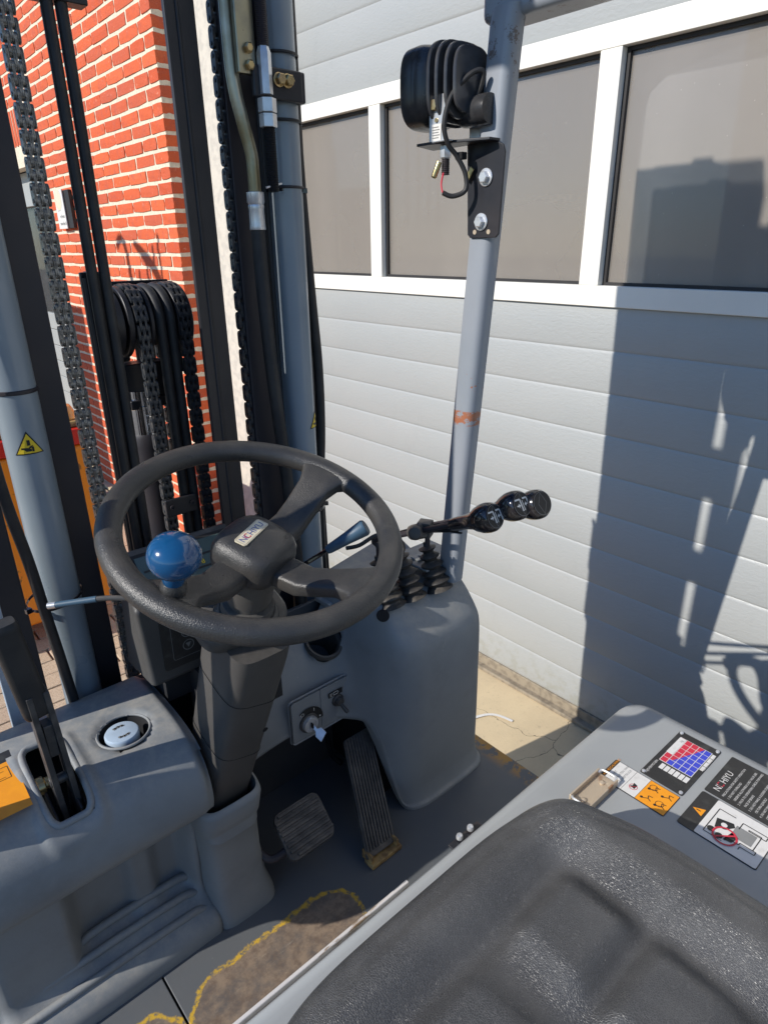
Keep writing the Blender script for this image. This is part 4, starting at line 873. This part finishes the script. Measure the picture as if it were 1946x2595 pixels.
# ---- mast: this group, chains and pulley included, scaled about the camera to stand nearer
for x0, x1, zt in ((.245, .283, 2.21), (.600, .6547, 2.0)):
    b = MB(); xm = (x0+x1)/2; w = x1-x0; h = zt+.45; zc_ = (zt-.45)/2
    b.box((xm, 1.050, zc_), (w, .010, h)); b.box((xm-.008 if x0 < .5 else x1-.006, 1.075, zc_), (.010, .04, h)); b.build('outer_rail', 'rail_paint', T, bevel=.002)
b = MB(); b.box((.659, 1.040, .58), (.0073, .005, 1.4)); b.build('rail_edge_strip', 'binnacle', T, bevel=.001)
def hrail(x0, x1, yc, z0, z1, name):
    b = MB(); xm = (x0+x1)/2; w = x1-x0
    b.box((xm, yc, (z0+z1)/2), (w, .009, z1-z0)); b.box((xm+(.004 if xm > .45 else .006), yc+.022, (z0+z1)/2), (.010, .035, z1-z0))
    b.box((xm-w*.1, yc-.005, (z0+z1)/2), (w*.12, .004, z1-z0)); return b.build(name, 'black_paint', T, bevel=.002)
hrail(.519, .5673, 1.0584, -.45, 2.0, 'inner_rail')
hrail(.3445, .3775, 1.0756, -.45, 1.065, 'inner_rail')
for xx in (.3485, .3595):
    b = MB(); b.tube([(xx, 1.068, -.4), (xx, 1.0665, 1.057)], .004, 8); b.build('rail_rib', 'black_paint', T)
for xx in (.3535, .3715):
    b = MB(); b.tube([(xx, 1.056, -.4), (xx, 1.052, .67), (xx+.0013, 1.047, 1.39), (xx+.0013, 1.047, 1.49)], .0079, 14); b.build('lift_hose', 'rubber', T)
b = MB(); b.box((.3685, 1.050, 1.398), (.073, .026, .012)); b.build('hose_clamp', 'black_paint', T, bevel=.002)
b = MB(); b.prism([(.16, 1.80), (.78, 1.80), (.78, 1.91), (.52, 2.06), (.24, 2.25), (.16, 2.22)], V((0, 1.17, 0)), X, Z, .16); b.box((.14, .93, 1.98), (.14, .18, .30)); b.build('shadow_crosshead', 'rail_paint', T, bevel=.006)  # unseen block added above the view, shaped for its shadow on the window
b = MB(); b.loft([[V((x, y-.012+.022*(z-.8), z)) for x, y in ((.722, 1.12), (.792, 1.12), (.792, 1.20), (.722, 1.20))] for z in (-.45, .8, 1.90)]); b.box((.706, 1.100, .74), (.078, .092, 2.38)); b.build('shadow_plate', 'rail_paint', T, bevel=.003)  # hidden plates added behind the mast, shaped for the shadow edge on the door
b = MB(); b.box((.45, 1.13, -.33), (.40, .05, .12)); b.build('mast_base', 'rail_paint', T, bevel=.006)
for cx in (.2134, .688):
    b = MB(); b.lathe([(.0291, 0), (.0291, 2.3)], (cx, 1.0284, -.45), Z, 48); b.build('lift_cylinder', 'blue_grey_paint', T)
for cx, zz, w, r in ((.2134, .913, .005, .0301), (.688, 1.185, .0035, .0301), (.688, 1.372, .0035, .0325), (.688, 1.281, .0035, .0325)):
    b = MB(); b.lathe([(r, 0), (r+.0013, .001), (r+.0013, w), (r, w+.001)], (cx, 1.0284, zz), Z, 40, cap=False); b.build('cylinder_band', 'rail_paint' if r < .031 else 'rubber', T)
def tie(cx, cy, zz, r, a0, tilt=0):
    b = MB(); pts = [V((cx+r*math.cos(a), cy+r*math.sin(a), zz+tilt*math.cos(a))) for a in [2*math.pi*i/32 for i in range(32)]]; rg = []
    for p in pts+[pts[0]]:
        o_ = (p-V((cx, cy, p.z))).normalized(); rg.append([p+o_*.0006+Z*.0025, p+o_*.0006-Z*.0025, p-o_*.0006-Z*.0025, p-o_*.0006+Z*.0025])
    b.loft(rg, False); h = V((cx+(r+.003)*math.cos(a0), cy+(r+.003)*math.sin(a0), zz+tilt*math.cos(a0))); b.box(h, (.009, .007, .008), Matrix.Rotation(a0, 3, 'Z')); b.build('cable_tie', 'knob_black', T, bevel=.0008)
tie(.204, 1.026, .590, .0407, math.radians(195), .005); tie(.688, 1.033, 1.183, .0322, math.radians(-35)); tie(.6855, 1.024, .611, .0386, math.radians(-30), .0035)
b = MB(); b.box((.2447, 1.0425, .72), (.0019, .003, 2.2)); b.build('edge_trim', 'zinc', T)
b = MB(); b.tube(smooth_path([(.1594, 1.003, 1.014), (.163, .998, .80), (.174, .994, .671), (.179, .9915, .5855), (.187, .990, .457), (.197, .9855, .243)], 6), .0081, 12); b.build('left_hose', 'rubber', T)
b = MB(); b.lathe([(.017, 0), (.019, .005), (.019, .095), (.016, .1)], (.168, 1.0455, 1.271), Z, 20); b.build('hose_fitting', 'rubber', T)
b = MB(); b.box((.150, 1.114, .80), (.05, .02, 2.3)); b.build('mast_flange', 'rail_paint', T, bevel=.003)
b = MB(); b.box((.04, .985, .95), (.02, .055, 2.7)); b.box((.05, 1.01, 1.32), (.06, .06, .07)); b.box((.05, 1.01, 1.60), (.05, .06, .12)); b.build('shadow_side_plate', 'rail_paint', T, bevel=.004)  # unseen plate and bars added to widen the mast shadow on the door
b = MB(); b.tube(smooth_path([(.725, 1.041, 1.53), (.7267, 1.041, 1.314), (.7267, 1.0387, 1.2025), (.7353, 1.037, 1.014), (.7413, 1.0344, .885), (.7387, 1.0327, .757), (.724, 1.0284, .603), (.7156, 1.020, .414)], 6), .0093, 14); b.build('right_hose', 'rubber', T)
b = MB(); b.tube(smooth_path([(.598, 1.018, 1.53), (.5978, 1.018, 1.3825), (.600, 1.017, 1.3225), (.6085, 1.0147, 1.2755), (.6175, 1.012, 1.2325), (.6183, 1.0113, 1.2025), (.6183, 1.0113, 1.168)], 6), .0101, 20); pp = b.build('hydraulic_pipe', 'zinc_pipe', T)
b = MB(); b.lathe([(.0111, 0), (.0141, .001), (.0141, .0155), (.0124, .019), (.0133, .022), (.0124, .026), (.0128, .050), (.0133, .055), (.0128, .0565)], (.6183, 1.0113, 1.1785), -Z, 24); b.build('ferrule', 'silver', pp)
b = MB(); b.tube(smooth_path([(.6183, 1.0113, 1.134), (.6188, 1.0104, 1.014), (.623, 1.0087, .885), (.6325, 1.0044, .714), (.641, 1.001, .543), (.6445, .994, .328)], 6), .0116, 16); b.build('hydraulic_hose', 'rubber', T)
b = MB(); b.box((.6616, .9924, 1.3277), (.089, .010, .043)); b.box((.708, 1.011, 1.3277), (.010, .043, .043)); b.build('cylinder_bracket', 'black_paint', T, bevel=.003)
for xx in (.6607, .6762):
    b = MB(); b.lathe([(.0098, 0), (.0098, .0025), (.0081, .003)], (xx, .9873, 1.3328), -Y, 24); b.lathe([(.0081, .0025), (.0081, .0105), (.0068, .0117), (0, .0117)], (xx, .9873, 1.3328), -Y, 6); b.build('bolt', 'yellow_zinc', T, ang=20)
b = MB(); b.box((.6123, .9984, 1.4082), (.031, .010, .146)); zp = b.build('zinc_plate', 'zinc', T, bevel=.002)
for zz in (1.3465, 1.368):
    b = MB(); b.lathe([(.0073, 0), (.0073, .006), (.005, .008), (0, .008)], (.614, .9933, zz), -Y, 6); b.build('bolt', 'yellow_zinc', zp, ang=20)
cx_, cy_ = .6363, .9856
b = MB(); b.lathe([(.0141, 1.3054), (.0141, 1.2874), (.0135, 1.2865)], (cx_, cy_, 0), Z, 6); b.build('lock_nut', 'silver', T, ang=20)
b = MB(); b.lathe([(.0135, 1.2848), (.0135, 1.2677), (.0128, 1.2668)], (cx_, cy_, 0), Z, 6); b.build('lock_nut', 'silver', T, ang=20)
b = MB(); b.lathe([(.0103, 1.3105), (.0107, 1.3637), (.0077, 1.3722)], (cx_, cy_, 0), Z, 6); b.build('rod_end', 'silver', T, ang=20)
b = MB(); b.lathe(sum([[(.009, 1.2677-.0024*k), (.0081, 1.2665-.0024*k)] for k in range(38)], []), (cx_+.001, cy_, 0), Z, 16); b.build('threaded_rod', 'void', T)
b = MB(); b.lathe(sum([[(.009, 1.46-.0024*k), (.0081, 1.4588-.0024*k)] for k in range(37)], []), (cx_, cy_, 0), Z, 16); b.build('threaded_rod', 'rail_paint', T)
b = MB(); b.tube([(cx_-.0137, cy_-.002, 1.1828), (cx_+.0154, cy_-.002, 1.1897)], .0017, 8); b.build('split_pin', 'silver', T)

# ---- leaf chains (5/8 inch pitch)
PIT_ = .015875
def link_mesh(offs, pin):
    m = MB(); out = []
    for i in range(14):
        a = 2*math.pi*i/14; y = .0070*math.sin(a); z = math.cos(a)*.0070
        out.append((y if abs(z) > .0012 else y*.76, z+(PIT_/2 if z > 0 else -PIT_/2)))
    for x0, w in offs: m.prism(out, V((x0, 0, 0)), Y, Z, w)
    m.lathe([(.0020, -.0120), (.0028, -.0118), (.0028, .0118), (.0020, .0120)], (0, 0, PIT_/2), X, 8)
    return m
la = link_mesh([(-.0110, .0018), (-.0089, .0018), (-.0024, .0022), (.0002, .0022), (.0071, .0018), (.0092, .0018)], True).build('chain_link', 'chain_steel', None, smooth=False)
lb_ = link_mesh([(-.0066, .0018), (-.0046, .0018), (.0028, .0018), (.0048, .0018)], True).build('chain_link', 'chain_steel', None, smooth=False)
ma, mb_ = la.data, lb_.data; bpy.data.objects.remove(la); bpy.data.objects.remove(lb_)
mad, mbd = ma.copy(), mb_.copy(); mad.materials[0] = MT['chain_dark']; mbd.materials[0] = MT['chain_dark']
def chain(path, meshes, xsc=1):
    P = [V(p) for p in path]; root = MB(); root.lathe([(.0022, -.012*xsc), (.0022, .012*xsc)], P[0], X, 8); ch = root.build('leaf_chain', 'chain_dark', T)
    L = 0; acc = [0]
    for a, c in zip(P, P[1:]): L += (c-a).length; acc.append(L)
    k = 0; s = PIT_/2
    while s < L-PIT_/2 and k < 290:
        i = max(j for j in range(len(acc)) if acc[j] <= s); i = min(i, len(P)-2); d_ = (P[i+1]-P[i]).normalized(); p = P[i]+d_*(s-acc[i])
        o = bpy.data.objects.new('chain_link', meshes[k % 2]); COL.objects.link(o); o.parent = ch
        ya = d_.cross(X).normalized(); o.matrix_local = Matrix.Translation(p+V((random.uniform(-.0004, .0004), 0, 0))) @ Matrix((X*xsc, ya, d_)).transposed().to_4x4()
        s += PIT_; k += 1
    return ch
chain([(.3107, 1.071, 1.62-.1*i) for i in range(20)], (ma, mb_), 1.0)
chain([(.6025, 1.056, 1.62-.1*i) for i in range(20)], (mad, mbd), 1.1)
# ---- pulley block with chains and hoses running over it
PY, PZ, PR = 1.185, .978, .053
def over(x, r, zend_f, back=.26):
    pts = [(x, PY+r, PZ-back)]+[(x, PY+r*math.cos(a), PZ+r*math.sin(a)) for a in [math.pi*i/14 for i in range(15)]]
    z = PZ
    while z > zend_f: z -= .08; pts.append((x, PY-r, z))
    return pts
chain(over(.449, .0565, -.2), (mad, mbd), .95); chain(over(.525, .0565, -.2), (mad, mbd), .95)
for x0, x1, r in ((.396, .4215, .0565), (.426, .436, .060), (.4635, .4705, .061), (.471, .515, .0445), (.5125, .516, .061), (.5355, .5415, .061)):
    b = MB(); b.lathe([(r*.3, 0), (r*.98, 0), (r, .0012), (r, x1-x0-.0012), (r*.98, x1-x0), (r*.3, x1-x0)], (x0, PY, PZ), X, 56); b.build('sheave', 'black_paint', T, ang=40)
b = MB(); b.lathe([(.012, 0), (.012, .163)], (.390, PY, PZ), X, 24); b.lathe([(.0103, 0), (.0103, .012)], (.553, PY, PZ-.008), X, 6); b.build('axle', 'rail_paint', T)
for xx in (.4825, .5015): b = MB(); b.tube(smooth_path(over(xx, .054, -.2), 2), .009, 14); b.build('centre_hose', 'rubber', T)
b = MB(); b.box((.480, 1.251, 1.038), (.1585, .005, .0085)); b.box((.544, 1.244, .954), (.043, .007, .17)); b.box((.407, 1.244, .954), (.017, .007, .17)); b.build('pulley_bracket', 'black_paint', T, bevel=.004)
b = MB(); b.box((.4585, 1.204, .868), (.103, .043, .073)); b.box((.4585, 1.20, .834), (.069, .06, .017)); b.build('crosshead', 'black_paint', T, bevel=.003)
b = MB(); b.lathe([(.029, 0), (.029, .10)], (.455, 1.1955, .757), Z, 40); b.lathe([(.0296, .045), (.0307, .046), (.0307, .052), (.0296, .053)], (.455, 1.1955, .778), Z, 40); b.build('piston_rod', 'chrome', T)
b = MB(); b.lathe([(.029, 0), (.0313, .982), (.0317, 1.0), (.029, 1.007)], (.455, 1.1955, -.23), Z, 48); b.build('centre_cylinder', 'rail_paint', T)
b = MB(); b.box((.467, 1.114, .647), (.062, .007, .034)); hb_ = b.build('hose_retainer', 'black_paint', T, bevel=.002)
for xx in (.4475, .487): b = MB(); b.lathe([(.0047, 0), (.0047, .0035), (.0026, .0035), (.0026, .0013), (0, .0013)], (xx, 1.1105, .649), -Y, 16); b.build('screw', 'rail_paint', hb_)
# ---- warning stickers
def warn(cx, cy, r, ang, z, s):
    a = math.radians(ang); nrm = V((math.cos(a), math.sin(a), 0)); c0 = V((cx, cy, z))+nrm*(r+.0006); U = Z.cross(nrm); m = MB()
    def q(x, y, h): th = a+x/r; return V((cx+(r+h)*math.cos(th), cy+(r+h)*math.sin(th), z+y))
    def tri(k, h, mi):
        pts = [(-.5*k*s, -.29*k*s), (.5*k*s, -.29*k*s), (0, .58*k*s)]; nn = 6
        for i in range(nn):
            y0 = (-.29+.87*i/nn)*k*s; y1 = (-.29+.87*(i+1)/nn)*k*s; w0 = .5*k*s*(1-i/nn); w1 = .5*k*s*(1-(i+1)/nn)
            for j in range(4):
                f0, f1 = -1+j*.5, -.5+j*.5; m.add([q(w0*f0, y0, h), q(w0*f1, y0, h), q(w1*f1, y1, h), q(w1*f0, y1, h)], [(0, 1, 2, 3)], mi)
    tri(1.18, .0006, 1); tri(1.0, .0010, 0)
    def poly(P, mi=1): m.add([q(x*s, y*s, .0015) for x, y in P], [tuple(range(len(P)))], mi)
    poly([(-.05, .3), (.07, .3), (.07, .06), (-.05, .06)]); poly([(-.3, -.02), (-.06, -.04), (.08, -.1), (.08, -.2), (-.12, -.2), (-.2, -.1), (-.3, -.1)]); poly([(.10, -.22), (.18, -.22), (.18, .0), (.10, .0)]); poly([(.0, .0), (.14, .06), (.16, .03), (.02, -.05)]); poly([(-.02, -.04), (.14, .0), (.14, -.03), (.0, -.08)])
    o = m.build('warning_sticker', ['ink_yellow', 'ink_black'], T); return o
warn(.2134, 1.0284, .0291, -97, .840, .0326); warn(.688, 1.0284, .0291, -50, .785, .031)

# ---- plates and labels on the hood
PZ_ = HZ+.0002
def hood_decal(x0, y0): return Decal((x0, y0, PZ_), X, Y)
pl_mats = ['plate_black', 'ink_white', 'ink_red', 'ink_blue', 'ink_grey', 'ink_orange', 'ink_black', 'silver']
d = hood_decal(.783, .256); W_, H_ = .129, .065; d.prism(rrect(0, 0, W_, H_, .002, 3), d.O, X, Y, .0012, 0)
gx0, gy0, cw, chh = .044, .008, .0118, .0098
for i in range(6):
    for j in range(5):
        x, y = gx0+cw*i, gy0+chh*j; a, c_, e_, f_ = x+.0005, y+.0005, x+cw-.0005, y+chh-.0005
        if j == 4 and i > 0 and i < 6 and False: continue
        t0 = (gy0+chh*4.1)-(a-gx0)/(6*cw)*chh*3.4 if False else gy0+chh*(1.2+3.0*0)+0
        dl = lambda xx: gy0+chh*4.0-(xx-gx0)/(6*cw)*chh*4.0+0   # diagonal red / blue
        dl = lambda xx: gy0+chh*(3.6-3.3*(xx-gx0)/(6*cw)) if True else 0
        dl = lambda xx: gy0+chh*(3.9-1.0*0)-chh*0 - (xx-gx0)*0 if i < 1 else gy0+chh*(4.0-2.9*(xx-gx0)/(6*cw)) 
        ya, yb = dl(a), dl(e_); ya = min(max(ya, c_), f_); yb = min(max(yb, c_), f_)
        if ya > c_+1e-6 or yb > c_+1e-6: d.poly([(a, c_), (e_, c_), (e_, yb), (a, ya)], .0016, 3)
        if ya < f_-1e-6 or yb < f_-1e-6: d.poly([(a, ya), (e_, yb), (e_, f_), (a, f_)], .0017, 2)
d.rect(gx0-.0005, gy0-.0005, gx0+6*cw+.0005, gy0+5*chh+.0005, .0014, 1)
d.rect(gx0+2*cw, gy0+4*chh+.0005, gx0+6*cw-.001, gy0+5*chh+.001, .0019, 1); d.text('kg', .006, gx0+5*cw, gy0+4*chh+.003, .0021, 4)
for j in range(6): d.rect(gx0-.017, gy0-.001+.0074*j, gx0-.004, gy0+.0052+.0074*j, .0014, 1)
for j in range(4): d.rect(gx0+2*cw+.0118*j, .0015, gx0+2*cw+.0108+.0118*j, gy0-.0015, .0014, 1)
d.text('HIJSVERMOGEN', .0052, .004, .0565, .0016, 1); d.text('LAST ZWAARTEPUNT', .004, .070, .0005-.0, .0016, 1)
for x, y in ((.004, .004), (.004, H_-.004), (W_-.004, .004), (W_-.004, H_-.004)): d.lathe([(.0030, 0), (.0028, .0016), (.0012, .0026)], d.p(x, y, .0012), Z, 14, mi=7)
d.build('capacity_plate', pl_mats, hoodo, smooth=False)
d = hood_decal(.729, .2565); W_, H_ = .052, .100     # small warning label, lines run along X
d.prism(rrect(0, 0, .050, .101, .002, 3), d.O, X, Y, .0006, 0); d.rect(.001, .066, .049, .094, .0009, 1); d.rect(.001, .044, .049, .0655, .0009, 1); d.rect(.001, .001, .049, .0435, .0009, 5); d.text('WAARSCHUWING', .0055, .008, .0955, .0009, 5); d.poly([(.001, .0955), (.007, .0955), (.004, .0998)], .0009, 5)
for i, s_ in enumerate(('BIJ HET', 'VERLATEN VAN', 'DE HEFTRUCK')): d.text(s_, .0052, .012, .086-.007*i, .0011, 4)
d.ring(.018, .055, .0055, .0009, .0011, 2); d.poly([(.015, .052), (.024, .052), (.026, .058), (.020, .057), (.017, .060)], .0012, 6); d.line([(.014, .059), (.022, .051)], .0008, .0013, 2)
for cx_2, cy_2, f in ((.014, .034, 0), (.036, .034, 1), (.014, .014, 1), (.036, .014, 0)):
    d.disc(cx_2-.004, cy_2+.004, .0022, .0011, 6, 10); d.line([(cx_2-.004, cy_2+.002), (cx_2, cy_2-.004), (cx_2+.005, cy_2-.002), (cx_2+.006, cy_2-.008)], .0012, .0011, 6); d.line([(cx_2, cy_2-.004), (cx_2-.003, cy_2-.009)], .0012, .0011, 6)
    if f: d.ring(cx_2+.002, cy_2, .0055, .0008, .0011, 6)
d.build('warning_label', pl_mats, hoodo, smooth=False)
d = hood_decal(.819, .090); d.prism(rrect(0, 0, .096, .151, .002, 3), d.O, X, Y, .0010, 0)
d.text('NI', .0135, .010, .134, .0013, 1); d.text('C', .0135, .0205, .134, .0013, 2); d.text('HIYU', .0135, .031, .134, .0013, 1)
for i, s_ in enumerate(('PRECAUTIONS FOR SAFETY OPERATION', '1. DO NOT OVERLOAD', '   OBSERVE ALLOWABLE LOAD VALUE (SEE', '2. PRIOR TO OPERATION, CHECK FORWARD', '   FACE OF BRAKE', '3. DO NOT MAKE A SUDDEN START AND BRAKE', '   OR TURN QUICKLY', '4. DO NOT MAKE A SUDDEN VALVE LEVER', '   OPERATION AT A HIGH LIFT', '5. DO NOT RUN BACKWARD ON ANY SLOPE', '   INCLINE', '6. WHEN THE KEY IS SET', '   INDICATOR', '7. CHECK')): d.text(s_, .0046, .006, .1255-.0072*i, .0012, 1, sx=.92)
d.build('instruction_plate', pl_mats, hoodo, smooth=False)
d = hood_decal(.735, .138); d.prism(rrect(0, 0, .080, .103, .003, 4), d.O, X, Y, .0008, 0); d.prism(rrect(.001, .001, .079, .080, .002, 3), d.O, X, Y, .0012, 1)
d.poly([(.032, .084), (.048, .084), (.040, .099)], .0011, 5); d.line([(.040, .088), (.040, .094)], .0015, .0014, 6)
bx = [(.012, .070), (.060, .070), (.060, .046), (.054, .046), (.054, .036), (.066, .036), (.066, .012), (.060, .012), (.060, .030), (.050, .030)]; d.line([(.012, .048), (.012, .072), (.064, .072), (.064, .050)], .0012, .0016, 6); d.line([(.016, .046), (.022, .046), (.022, .030), (.026, .030), (.026, .010), (.020, .010), (.020, .028), (.014, .028)], .0012, .0016, 6); d.line([(.026, .014), (.056, .014), (.056, .030)], .0012, .0016, 6); d.line([(.056, .030), (.054, .030), (.054, .008), (.062, .008), (.062, .040), (.048, .040)], .0012, .0016, 6); d.rect(.030, .018, .052, .044, .0016, 4)
d.disc(.040, .056, .0075, .0016, 6); d.disc(.040, .056, .004, .0018, 1); d.poly([(.028, .064), (.046, .068), (.052, .048), (.046, .044), (.040, .048)], .0015, 6); d.disc(.022, .066, .005, .0016, 6)
d.disc(.018, .054, .005, .0016, 6); d.poly([(.016, .048), (.036, .044), (.032, .034), (.018, .038)], .0016, 6); d.ring(.022, .048, .0145, .0026, .0021, 2, 36); d.line([(.012, .058), (.032, .038)], .0026, .0023, 2)
d.build('prohibition_sign', pl_mats, hoodo, smooth=False)
# seat belt catch (rusty pressed tray with a wire loop)
b = MB(); b.box((.695, .3445, HZ+.0015), (.078, .031, .003)); b.box((.695, .3295, HZ+.006), (.076, .003, .012)); b.box((.695, .3595, HZ+.006), (.076, .003, .012)); lt = b.build('hood_catch', 'rust_latch', T, bevel=.0012)
b = MB()
for xx in (.670, .718): b = MB(); b.lathe([(.0042, 0), (.0040, .002), (.0015, .0036)], (xx, .345, HZ+.003), Z, 16); b.build('rivet', 'rust_latch', lt)
b = MB()
for xx, s_ in ((.662, -1), (.728, 1)): b.tube(smooth_path([(xx, .331, HZ+.008), (xx+.006*s_, .334, HZ+.011), (xx+.006*s_, .354, HZ+.011), (xx, .358, HZ+.008)], 5), .0017, 8)
b.build('wire_loop', 'silver', lt)

# ---- seat
sx0_, sx1_, sy0_, sy1_ = .085, .612, -.25, .362
NXs, NYs = 110, 120; vs = []; fs = []
cxs, cys = (sx0_+sx1_)/2, (sy0_+sy1_)/2; hw, hh = (sx1_-sx0_)/2, (sy1_-sy0_)/2
def bump1(d_, w): return math.exp(-(d_/w)**2)
def boxf(v, a, b_, w): return sst(a-w, a+w, v)*sst(b_+w, b_-w, v)
def seat_h(x, y, q):
    z = .452
    rb = sst(.478, .545, x)*sst(.395, .33, y); lb2 = sst(.235, .175, x)*sst(.30, .24, y)
    z += .028*rb+.018*lb2
    z += .020*sst(.252, .305, y)*(1-.5*rb)
    z -= .020*sst(.315, .372, y)
    inn = 1-rb
    for xa, xb in ((.372, .478), (.232, .333)):
        for ya, yb in ((.172, .254), (.062, .152), (-.05, .04)): z += .0165*boxf(x, xa, xb, .020)*boxf(y, ya, yb, .017)
    z += .006*math.exp(-((y-.20)/.14)**2)*inn
    z -= .012*sst(.1, -.1, y)*inn
    z += .0010*noise.noise(V((x*9, y*9, 1)))
    return z
ny_, nr_ = 120, 46
ring_n = 140; rings = []
for k in range(nr_):
    t = k/(nr_-1)         # 0 = bottom skirt, 1 = centre
    r_ = []
    for i in range(ring_n):
        a = 2*math.pi*i/ring_n; c_, s_ = math.cos(a), math.sin(a); e = 5.5 if s_ < 0 else 4.6
        ex = math.copysign(abs(c_)**(2/e), c_); ey = math.copysign(abs(s_)**(2/e), s_)
        if t < .24:
            u = t/.24; inset = .034*(1-math.cos(u*math.pi/2)); k_ = 1; x = cxs+ex*(hw-inset); y = cys+ey*(hh-inset); z = (HZ+.004)+(seat_h(x, y, 0)-.004-(HZ+.004))*math.sin(u*math.pi/2)**.8
        else:
            u = (t-.24)/.76; x = cxs+ex*(hw-.034)*(1-u); y = cys+ey*(hh-.034)*(1-u); z = seat_h(x, y, 0)-.004*(1-sst(0, .06, u))
        r_.append(V((x, y, z)))
    rings.append(r_)
# fine top: replace the inner rings by a grid so grooves stay crisp
b = MB(); b.loft(rings[:12], False)
last = rings[11]
GN = 130; b2 = [];
g0 = len(b.v)
def inside(x, y):
    e = 4.8; return (abs((x-cxs)/(hw-.026))**e+abs((y-cys)/(hh-.026))**e)
gx = [sx0_+.02+(sx1_-sx0_-.04)*i/GN for i in range(GN+1)]; gy = [sy0_+.02+(sy1_-sy0_-.04)*i/GN for i in range(GN+1)]
b = MB()
# radial sampling dense enough for the grooves
NR2 = 90; rings2 = []
for k in range(NR2):
    u = k/(NR2-1)*.995; r_ = []
    for i in range(240):
        a = 2*math.pi*i/240; c_, s_ = math.cos(a), math.sin(a); e = 5.5 if s_ < 0 else 4.6; ex = math.copysign(abs(c_)**(2/e), c_); ey = math.copysign(abs(s_)**(2/e), s_)
        x = cxs+ex*(hw-.034)*(1-u); y = cys+ey*(hh-.034)*(1-u); r_.append(V((x, y, seat_h(x, y, 0)-.004*(1-sst(0, .06, u)))))
    rings2.append(r_)
skirt = []
for k in range(10):
    u = k/10; r_ = []
    for i in range(240):
        a = 2*math.pi*i/240; c_, s_ = math.cos(a), math.sin(a); e = 5.5 if s_ < 0 else 4.6; ex = math.copysign(abs(c_)**(2/e), c_); ey = math.copysign(abs(s_)**(2/e), s_)
        inset = .034*(1-math.cos(u*math.pi/2)); x = cxs+ex*(hw-inset); y = cys+ey*(hh-inset); zt_ = seat_h(cxs+ex*(hw-.034), cys+ey*(hh-.034), 0)-.004
        r_.append(V((x, y, .40+(zt_-.40)*math.sin(u*math.pi/2))))
    skirt.append(r_)
low = [V((cxs+(p.x-cxs)*.97, cys+(p.y-cys)*.97, HZ+.003)) for p in skirt[0]]
b.loft([low]+skirt+rings2, True); b.build('seat_cushion', 'seat_vinyl', T, ang=80)
